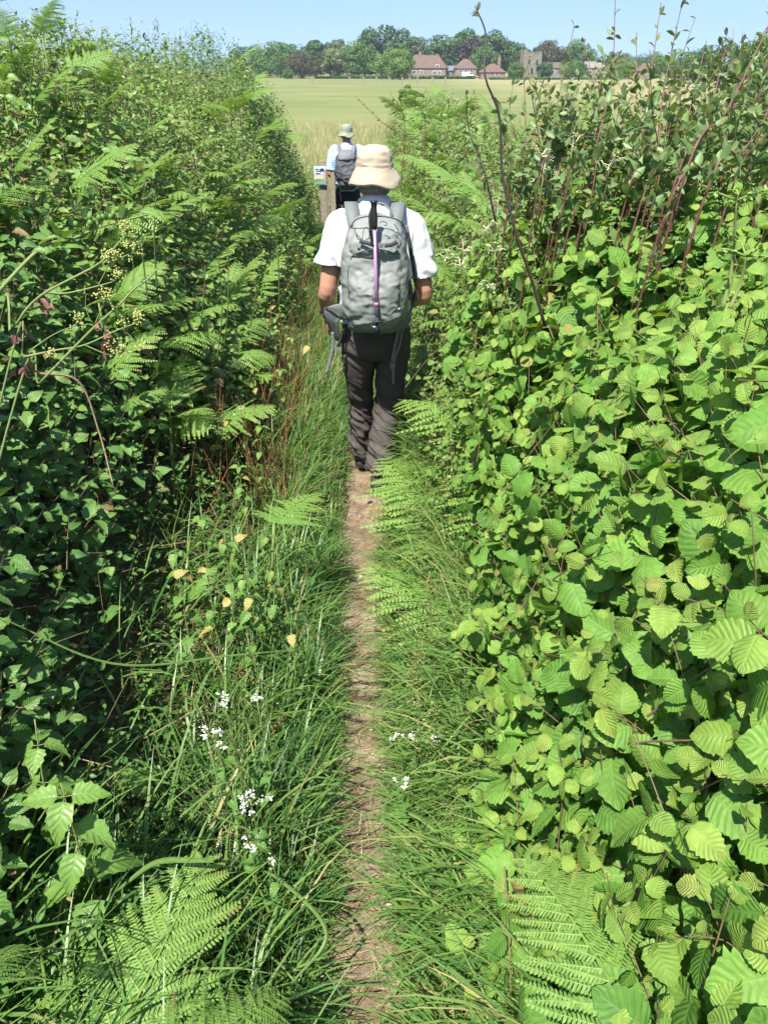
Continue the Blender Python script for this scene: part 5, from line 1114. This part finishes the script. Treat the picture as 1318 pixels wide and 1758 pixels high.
t2_ = [rings(lerp_r([(0, 0, .98, .150, .115), (0, 0, .88, .168, .125), (0, .01, .78, .165, .11), (0, .02, .74, .12, .08)], 10))]
for sg in (-1, 1): t2_.append(tube(smoothpath([(sg * .088, 0, .90), (sg * .09, .03, .7), (sg * .09, .05 + sg * .06, .45), (sg * .08, sg * .14, .09)], 14), [.09] * 4 + [.078] * 5 + [.068] * 5, 14))
remeshed('trousers', t2_, .009, fabric('black_trousers', (.03, .033, .042), (.022, .025, .032), .8), p2, lambda c: .009 * nfield(c, (6, 6, 9), 1.0), 3)
boot(p2, (-.08, -.14, .04), R(4), R(-8), M_boot, M_rubber); boot(p2, (.08, .15, .03), R(-4), 0, M_boot, M_rubber)
M_pk = fabric('charcoal_nylon', (.085, .085, .10), (.065, .065, .08), .6, 400); M_pkl = fabric('grey_lid_nylon', (.17, .17, .19), (.14, .14, .16), .6, 400)
r2 = thing('rucksack', 'slouching charcoal rucksack with a grey lid, on the farther hiker', 'rucksack', H2 + np.array([0, -.13, .93]), R(3))
O2 = np.array([0, -.13, .93])
def of2(b): return (b[0] - O2,) + tuple(b[1:])
remeshed('main_bag', [of2(rings(lerp_r([(.01, -.20, .94, .07, .05), (.01, -.22, 1.0, .12, .09), (.005, -.23, 1.12, .145, .11), (0, -.22, 1.25, .148, .10), (0, -.20, 1.36, .125, .08), (0, -.17, 1.42, .06, .04)], 18), 30, 2.8))], .009, M_pk, r2, lambda c: .014 * nfield(c, (7, 7, 9), 3.0), 3)
remeshed('lid', [of2(rings(lerp_r([(0, -.27, 1.30, .085, .03), (0, -.27, 1.33, .112, .06), (0, -.24, 1.39, .105, .065), (0, -.20, 1.435, .06, .04)], 10), 26, 2.4))], .008, M_pkl, r2, lambda c: .006 * nfield(c, (9, 9, 9), 3.0), 2)
remeshed('front_pocket', [of2(rings(lerp_r([(.03, -.31, 1.02, .05, .02), (.02, -.325, 1.08, .075, .035), (.02, -.32, 1.17, .072, .03), (.02, -.31, 1.22, .04, .015)], 10), 22, 2.4))], .008, M_pk, r2, lambda c: .014 * nfield(c, (14, 14, 14), 6.0), 2)
for sg in (-1, 1):
    P = smoothpath([(sg * .08, -.17, 1.37), (sg * .10, -.11, 1.455), (sg * .11, -.02, 1.475), (sg * .12, .10, 1.40), (sg * .14, .12, 1.2), (sg * .16, .0, 1.02), (sg * .13, -.14, .99)], 22) - O2
    MB().add(*band(P, nrm(P + O2 - np.array([sg * .11, -.02, 1.28])), .052, .005)).build('shoulder_strap', M_pkl, r2)
    MB().add(*band(smoothpath([(sg * .14, -.14, 1.32), (sg * .155, -.20, 1.2), (sg * .14, -.24, 1.05)], 10) - O2, (sg * .8, -.6, 0), .02, .002)).build('side_strap', M_strap, r2)

# ================================================================== SINGLE PLANTS AND FLOWERS
def nettle(x, y, h, nw, size, label, group=None, lean=(0, 0), zoff=0, yellow=.02):
    b = ground_at(x, y) + [0, 0, zoff]; th = thing('nettle', label, 'nettle', b, group=group); st, lv = MB(), MB()
    top = b + np.array([lean[0], lean[1], h]); P = smoothpath([b, (b + top) / 2 + rnd(1)[0] * .01, top], 16); st.add(*tube(P, np.linspace(.0028, .0014, 16), 5))
    for i in range(nw):
        t = .25 + .75 * (i + .5) / nw; q = P[min(15, int(t * 15))]; a0 = i * 1.57 + rng.normal(0, .2)
        for k in range(2 if i < nw - 1 else 4):
            a = a0 + k * (math.pi if i < nw - 1 else math.pi / 2); ax = np.array([math.cos(a), math.sin(a), .18 - .35 * (t < .6)]); s = size * (1.1 - .45 * t) * rng.uniform(.85, 1.15)
            nn = UP + rnd(1)[0] * .2 - .3 * np.array([math.cos(a), math.sin(a), 0]) * -1; pt = q + nrm(ax) * s * .25; st.add(*tube([q, pt], .0009, 4))
            M = frames_from(nrm(ax)[None], nn[None]) * s; lv.inst(NE[rng.integers(0, 2)], M, pt[None], np.array([[rng.random(), t * .5, (rng.random() < yellow) * .9]]))
    st.build('stem', M_stem, th, b); lv.build('leaves', M_nettle, th, b); return th
def nettle_px(px, py, Y, h, nw, size, label, group=None, **kw):
    A = W(px, py, Y); gz = float(T(np.array(A[0]), np.array(A[1]))); return nettle(A[0], A[1], A[2] - gz, nw, size, label, group, **kw)
nettle_px(105, 1345, .90, .4, 6, .10, 'large bright nettle with toothed leaves at the lower left', yellow=0)
nettle_px(60, 1235, 1.02, .4, 4, .065, 'smaller dark nettle just above the large bright one at the left edge', yellow=0)
for (px, py, Y) in ((345, 870, 2.0), (385, 915, 1.95), (420, 980, 1.85), (455, 905, 2.1), (300, 930, 1.8)):
    nettle_px(px, py, Y, .4, 6, .055, 'nettle with some yellowed leaves in the patch on the left verge', 'nettle patch on the left verge', yellow=.12)
for i in range(16):
    y = rng.uniform(2.6, 6.5); v = rng.uniform(.4, .75); nettle(float(xc(y)) - v, y, rng.uniform(.35, .6), 6, .05, 'nettle growing through the grass on the left verge beside the hikers', 'nettles along the left verge', yellow=.06)
# --- the branching umbellifer with yellow-green heads
def umbel_head(mb, fl, q, d, n=11, r=.016, hl=.016):
    d = nrm(d); 
    for k in range(n):
        e = q + nrm(d + rnd(1)[0] * .55) * hl * rng.uniform(.8, 1.25); mb.add(*tube([q, e], .0006, 3, False))
        for j in range(5): fl.add(*ell(e + rnd(1)[0] * .003, (.0014, .0014, .0012), 5, 3))
def C7(x, y): return (x / 4.393, y / 4.393 + 360)
def umbellifer():
    Y0 = 1.02; b = W(-30, 760, Y0); b[2] -= .3; gb = ground_at(-.98, .85); th = thing('umbellifer', 'tall branching umbellifer with yellow-green flower heads leaning in from the left edge', 'wild flower', gb)
    st, fl, lf = MB(), MB(), MB()
    def P(x, y, dy=0): return W(*C7(x, y), Y0 + dy)
    S = [([P(300, 1310), P(540, 1060), P(740, 860), P(900, 720), P(1010, 600), P(1120, 520), P(1190, 440)], .0034), ([gb, P(-80, 1150), P(90, 920), P(210, 740), P(350, 620), P(560, 510), P(760, 400), P(880, 270), P(960, 180)], .0036),
         ([gb, P(100, 1500), P(300, 1310)], .0036), ([P(350, 620), P(500, 630), P(740, 575), P(850, 545)], .0022), ([P(740, 575), P(790, 480), P(830, 400), P(960, 340)], .0013), ([P(760, 400), P(860, 385), P(975, 335)], .0020),
         ([P(180, 1110), P(420, 1060), P(640, 1020), P(860, 920), P(1030, 855)], .0024), ([P(640, 1020), P(780, 1080), P(900, 1115)], .0014), ([P(230, 1060), P(410, 940), P(580, 870)], .0017), ([P(720, 860), P(770, 740), P(790, 690)], .0016),
         ([P(1010, 600), P(1010, 480), P(1000, 350)], .0009), ([P(690, 850), P(650, 740), P(650, 640)], .0012), ([P(860, 920), P(900, 980), P(880, 1060)], .0009), ([P(930, 900), P(1010, 980), P(1050, 1050)], .0009), ([P(1010, 600), P(1070, 540), P(1080, 480)], .001), ([P(100, 1120), P(200, 1110)], .003)]
    S[-1] = ([gb, P(40, 1300), P(180, 1110)], .003)
    for p_, r_ in S: st.add(*tube(smoothpath(p_, 18), np.linspace(r_, r_ * .55, 18) * .62, 6))
    for (x, y, r_) in ((960, 175, 1), (995, 325, 1.1), (850, 375, .8), (870, 535, 1.2), (795, 680, 1.1), (590, 850, .9), (1035, 845, 1.0), (910, 1090, 1.2), (390, 1095, .6), (820, 340, .6), (915, 865, .5), (1060, 1040, .5), (820, 1010, .5)):
        fl = MB(); umbel_head(st, fl, P(x, y), np.array([.3, -.2, .8]), int(11 * r_), hl=.011 * r_); fl.build('flower_head', M_umbel, th, gb)
    mw = leafmat('withered_leaf', (.12, .04, .045), (.18, .07, .06), wear=(.20, .06, .07), tr=.15)
    for (x, y) in ((320, 660), (760, 900), (120, 960), (800, 990), (200, 1180)):
        q = P(x, y); lf = MB(); k = 7; ax = nrm(np.array([.2, 0, -1]) + rnd(k) * .4); lf.inst(OV[1], frames_from(ax, rnd(k)) * .014, q + rnd(k) * .005, np.tile([.5, .5, .9], (k, 1))); lf.build('withered_bract', mw, th, gb)
    st.build('stem', M_stem, th, gb)
umbellifer()
def cane(pts, label, r=.0032, buds=True, leaves=14, mat=None):
    P = smoothpath(pts, 30); b = P[0]; th = thing('bramble_cane', label, 'bramble cane', b); st, lv = MB(), MB(); st.add(*tube(P, np.linspace(r, r * .5, 30), 6)); lf = MB()
    for i in range(2, 29):
        for k in range(2):
            d = nrm(rnd(1)[0]); st.add(*tube([P[i], P[i] + d * .006], [.0009, .0003], 3))
    n = leaves; i = rng.integers(3, 29, n); ax = nrm(rnd(n) + UP * .3); lv.inst(BR[0], frames_from(ax, UP + rnd(n) * .4) * (rng.uniform(.02, .045, n))[:, None, None], P[i] + ax * .01, np.stack([rng.random(n), rng.random(n) * .6, 0 * i], 1))
    if buds:
        for k in range(9):
            j = 16 + k + rng.integers(0, 3); j = min(j, 29); e = P[j] + np.array([.004, 0, .014]) + rnd(1)[0] * .005; st.add(*tube([P[j], e], .0008, 4)); MB().add(*ell(e, (.0045, .0045, .005), 8, 5)).build('bud', M_fern, th, b)
    st.build('stem', mat or M_stem, th, b); lv.build('leaves', M_bramble, th, b)
cane([W(-20, 520, 1.15), W(*C7(300, 300), 1.2), W(*C7(560, 215), 1.25), W(*C7(760, 130), 1.28), W(*C7(1180, 20), 1.35)], 'prickly bramble cane with woolly buds arching right above the yellow umbels')
cane([W(60, 640, 1.6), W(135, 655, 1.65), W(170, 740, 1.65), W(195, 835, 1.6)], 'pale dry cane hanging down in the dark gap of the left bank', buds=False, leaves=0, mat=M_straw)
# --- white flowers in the grass
def white_flower(px, py, Y, n, s, label, group=None):
    A = W(px, py, Y); b = ground_at(A[0] + rng.normal(0, .02), A[1] + .03); th = thing('white_flower', label, 'wild flower', b, group=group); st, fl, lf = MB(), MB(), MB()
    st.add(*tube(smoothpath([b, (b + A) / 2 + [.008, 0, 0], A], 12), np.linspace(.0022, .0014, 12), 5))
    for k in range(n):
        q = A + np.array([rng.normal(0, s), rng.normal(0, s), rng.normal(0, s * .6) + s * .4]); st.add(*tube([A - [0, 0, s * 1.2], (A + q) / 2 - [0, 0, s * .3], q], .0008, 4))
        m = 8; pts = q + rnd(m) * np.array([.0040, .0040, .0018]); d = nrm(rnd(m) * .5 + UP)
        for p_ in range(5):
            a = p_ * 1.2566; ax = np.array([math.cos(a), math.sin(a), .25]); fl.inst(SM[0], frames_from(np.tile(ax, (m, 1)) + rnd(m) * .1, d) * .0026, pts)
    k = 8; ax = nrm(rnd(k) + [0, 0, .2]); lf.inst(NE[0], frames_from(ax, UP + rnd(k) * .3) * .03, b + (A - b) * rng.uniform(.2, .8, k)[:, None], np.tile([.4, .1, 0], (k, 1)))
    st.build('stem', M_stem, th, b); fl.build('blossom', M_white, th, b); lf.build('leaves', M_nettle, th, b)
white_flower(430, 1375, 1.02, 10, .014, 'white flower cluster, the largest in the left grass above the foreground bracken')
white_flower(385, 1205, 1.2, 6, .013, 'white flower cluster left of its neighbour at the top of the left grass')
white_flower(441, 1203, 1.22, 3, .007, 'small tight white flower right of its neighbour at the top of the left grass')
white_flower(365, 1262, 1.12, 9, .012, 'loose fading white flower head in the left grass between the upper pair and the largest')
white_flower(467, 1478, .92, 2, .005, 'tiny white flower below the largest cluster, right of the bracken tip')
white_flower(430, 1445, .95, 4, .009, 'small sparse white flower head directly below the largest cluster')
for (px, py, Y) in ((685, 1270, 1.3), (712, 1262, 1.32), (738, 1272, 1.3), (690, 1335, 1.2), (700, 1352, 1.18)): white_flower(px, py, Y, 3, .008, 'small white flower in the sunlit grass right of the path', 'white flowers right of the path')
# --- honeysuckle
def honeysuckle(px, py, Y, n, label, group=None):
    A = W(px, py, Y); th = thing('honeysuckle_flower', label, 'honeysuckle', A, group=group); fl, st = MB(), MB(); st.add(*tube([A - [.01, -.01, .16], A - [0, 0, .05], A], .0016, 5))
    for k in range(n):
        d = nrm(rnd(1)[0] * .8 + UP * .35 + [0, -.3, 0]); s = nrm(np.cross(d, UP)); P = smoothpath([A, A + d * .010, A + d * .018 + UP * .003, A + d * .022 + UP * .008], 8)
        fl.add(*tube(P, [.0008, .0008, .0009, .001, .0012, .0015, .0018, .0012], 6), var=np.array([.5, 0, 0]))
        for f in (-1, 0, 1): fl.inst(OV[0], frames_from(nrm(d + UP * .3 + s * f * .8)[None], UP[None] + .2) * .014, P[-2][None])
        fl.add(*tube([P[-1], P[-1] + d * .018 - UP * .006], .0006, 3))
    fl.build('petals', M_petal, th, A); st.build('stem', M_stem, th, A)
honeysuckle(928, 265, 2.2, 8, 'creamy honeysuckle flower, the brightest one among the shoot bases'); honeysuckle(933, 288, 2.2, 7, 'yellowing honeysuckle flower just under the brightest one')
honeysuckle(982, 248, 2.3, 6, 'creamy honeysuckle flower upper right of the brightest one'); honeysuckle(1045, 283, 2.2, 6, 'pale yellow honeysuckle flower lowest at the foot of the shoots')
for (px, py, Y) in ((852, 355, 2.6), (838, 390, 2.6), (850, 430, 2.5), (790, 455, 2.7), (835, 490, 2.5), (765, 440, 2.9), (795, 430, 2.8)): honeysuckle(px, py, Y, 6, 'small honeysuckle flower scattered over the bramble right of the first hiker', 'honeysuckle right of the first hiker')
# --- sapling with copper tips standing among the hazels
def sapling():
    P = smoothpath([W(1140, 1180, 1.12), W(1165, 1050, 1.16), W(1185, 930, 1.2), W(1205, 840, 1.22), W(1218, 780, 1.24)], 30); b = ground_at(P[0][0], P[0][1] + .05); th = thing('sapling', 'red-stemmed sapling with copper-coloured tip leaves standing among the hazel leaves', 'sapling', b)
    MB().add(*tube(np.concatenate([b[None], P]), np.linspace(.0042, .0012, 31), 6)).build('stem', M_redstem, th, b); lf, tp = MB(), MB()
    for i in range(6, 30, 3):
        for sgn in (-1, 1):
            ax = nrm(np.array([sgn, rng.normal(0, .4), .1])); s = .022 + .012 * rng.random(); (tp if i > 20 else lf).inst(OV[1], frames_from(ax[None], (UP + rnd(1)[0] * .3)[None]) * s, P[i][None], np.array([[rng.random(), 0, 0]]))
    lf.build('leaves', M_hazel, th, b); tp.build('tip_leaves', M_copper, th, b)
sapling()
for (px, py, Y, lab) in ((905, 985, 1.75, 'small rosette of copper-coloured young leaves at the left side of the hazels'),):
    A = W(px, py, Y); b = ground_at(A[0], A[1]); th = thing('young_sapling', lab, 'sapling', b); MB().add(*tube([b, (A + b) / 2 + [.01, 0, 0], A], [.003, .002, .001], 5)).build('stem', M_redstem, th, b)
    n = 9; ax = nrm(rnd(n) + UP * .2); MB().inst(OV[1], frames_from(ax, UP + rnd(n) * .3) * .028, np.tile(A, (n, 1)), np.stack([rng.random(n), 0 * ax[:, 0], 0 * ax[:, 0]], 1)).build('tip_leaves', M_copper, th, b)
# --- tall green stems of bracken and grass
def bare_stem(a, b_, Y, r, label, group=None, head=True):
    sm = M_stem if head else M_darkgreen
    A = W(*b_, Y); B = W(*a, Y); P = smoothpath([B, (A + B) / 2 + rnd(1)[0] * .012, A], 18); th = thing('bracken_crozier', label, 'bracken', B, group=group); MB().add(*tube(P, np.linspace(r, r * .6, 18), 8)).build('stalk', sm, th, B)
    if head:
        m = MB()
        for k in range(5):
            d = nrm(np.array([rng.normal(0, 1), rng.normal(0, .7), .25])); c = smoothpath([A, A + d * .03, A + d * .05 - UP * .004, A + d * .045 - UP * .012], 10); m.add(*tube(c, np.linspace(.0022, .0012, 10), 5), var=np.array([.5, .6, 0]))
            nn = 16; i = rng.integers(2, 10, nn); ax = nrm(rnd(nn)); m.inst(SM[0], frames_from(ax, UP + rnd(nn) * .4) * .011, c[i], np.tile([.6, .6, 0], (nn, 1)))
        m.build('unfurling_tip', M_fern, th, B)
bare_stem((1240, 530), (1263, 345), 1.45, .0038, 'thick bright green stalk with a flat unfurling top at the upper right'); bare_stem((1252, 530), (1280, 440), 1.42, .0040, 'thick bright green stalk with a curled tip beside the taller one')
for (a, b_) in (((372, 620), (375, 440)), ((385, 600), (392, 430)), ((345, 560), (352, 455)), ((62, 215), (60, 85)), ((255, 520), (250, 300)), ((270, 500), (268, 340)), ((480, 520), (477, 430)), ((430, 560), (440, 470))):
    bare_stem(a, b_, 2.6 if a[0] > 300 else 2.2, .0026, 'dark green bare bracken stalk standing in the left bank', 'bare stalks in the left bank', head=False)
def long_blade(pts, wdt, label, mat=None):
    P = smoothpath(pts, 26); o = MB().add(*band(P, (.3, -.5, 1), wdt * np.sin(np.linspace(.25, math.pi - .02, 26)) ** .7, .0004), var=np.array([.5, .2, 0])).build('grass_blade', M_grass, None, P[0], loc=P[0]); tag(o, label, 'grass')
long_blade([W(1112, 1570, .82), W(1090, 1520, .85), W(1040, 1450, .92), W(985, 1405, 1.0), W(930, 1385, 1.08)], .010, 'single broad blue-green grass blade lying across the hazel leaves')
long_blade([W(200, 1530, .9), W(265, 1482, .92), W(330, 1477, .9), W(368, 1480, .88)], .011, 'broad curved grass blade lying over the tip of the foreground bracken')
long_blade([W(0, 1060, 1.3), W(200, 1140, 1.35), W(400, 1125, 1.5), W(560, 1110, 1.6)], .006, 'long thin grass blade stretching level across the left verge')
long_blade([W(500, 1690, .75), W(560, 1600, .82), W(480, 1510, .95), W(430, 1490, 1.0)], .008, 'long pale grass blade slanting through the left grass by the path')
# --- seeding grasses
def seed_grass(px, py, Y, label, group):
    A = W(px, py, Y); b = ground_at(A[0] + rng.normal(0, .05), A[1] + .04); P = smoothpath([b, (b + A) / 2 + rnd(1)[0] * .015, A], 16); th = thing('seeding_grass', label, 'grass', b, group=group); MB().add(*tube(P, .0009, 4)).build('stalk', M_stem, th, b); m = MB(); n = 60
    i = rng.uniform(0, 1, n); q = A - (A - P[10]) * i[:, None]; o_ = rnd(n) * np.array([.011, .011, .006]) * (.3 + i)[:, None]; m.inst(SM[0], frames_from(nrm(o_ + UP * .01), rnd(n)) * .0055, q + o_, np.stack([rng.random(n), .5 + 0 * i, .6 + 0 * i], 1)); m.build('seed_head', M_straw if rng.random() < .4 else M_grass, th, b)
for k in range(34): seed_grass(rng.uniform(300, 560), rng.uniform(980, 1650), rng.uniform(1.0, 1.7), 'seeding grass head rising above the shaded left grass', 'seeding grasses left of the path')
for k in range(16): seed_grass(rng.uniform(690, 800), rng.uniform(980, 1650), rng.uniform(1.0, 1.7), 'seeding grass head in the sunlit grass right of the path', 'seeding grasses right of the path')
# fallen yellow leaves
def fallen():
    for (px, py, Y) in ((405, 928, 2.0), (392, 1040, 1.8), (430, 1028, 1.8), (352, 985, 1.9), (530, 595, 2.9), (300, 990, 1.7), (500, 1090, 1.8)):
        A = W(px, py, Y); o = MB().inst(NE[0], frames_from(rnd(1), UP[None] + [[-.2, -.6, 0]]) * .04, np.zeros((1, 3)), np.array([[.5, 0, .95]])).build('yellow_leaf', M_nettle, loc=A); tag(o, 'yellowed leaf caught in the grass and nettles of the left verge', 'leaf', 'yellowed leaves on the left')
fallen()
# --- small stones trodden into the path
def pebbles():
    for i in range(46):
        y = .5 + 6 * rng.random() ** 1.4; u = rng.normal(0, .06); x = float(xc(y)) + u; s = rng.uniform(.005, .013)
        v, l, t, uv = ell((0, 0, 0), (s, s * rng.uniform(.6, 1), s * .55), 9, 6); v = v * (1 + .12 * rng.standard_normal((len(v), 1)))
        o = MB().add(v, l, t, uv).build('pebble', M_pebble, loc=(x, y, float(T(np.array(x), np.array(y))) + .008)); o.rotation_euler.z = rng.uniform(0, 6); tag(o, 'small stone trodden into the bare earth of the path', 'stone', 'stones in the path')
M_pebble = plain('pebble_stone', (.34, .30, .25), (.22, .19, .16), 60, rough=.85)
pebbles()

# ------------------------------------------------------------------ summer haze over the field
def haze():
    V = np.array([[x, y, z] for x in (-1000, 1000) for y in (-60, 1700) for z in (-12, 60)], float)
    m, nt, nd, lk = newmat('haze_air'); v = N(nt, 'ShaderNodeVolumePrincipled'); v.inputs['Density'].default_value = .00022; v.inputs['Color'].default_value = (.80, .88, 1, 1); v.inputs['Anisotropy'].default_value = .2
    out = N(nt, 'ShaderNodeOutputMaterial'); lk.new(v.outputs[0], out.inputs['Volume'])
    _, l, t, uv = boxb((0, 0, 0), (1, 1, 1)); o = MB().add(V, l, t, uv).build('haze', m, smooth=False); tag(o, 'thin pale summer haze over the field', 'haze', kind='stuff')
haze()
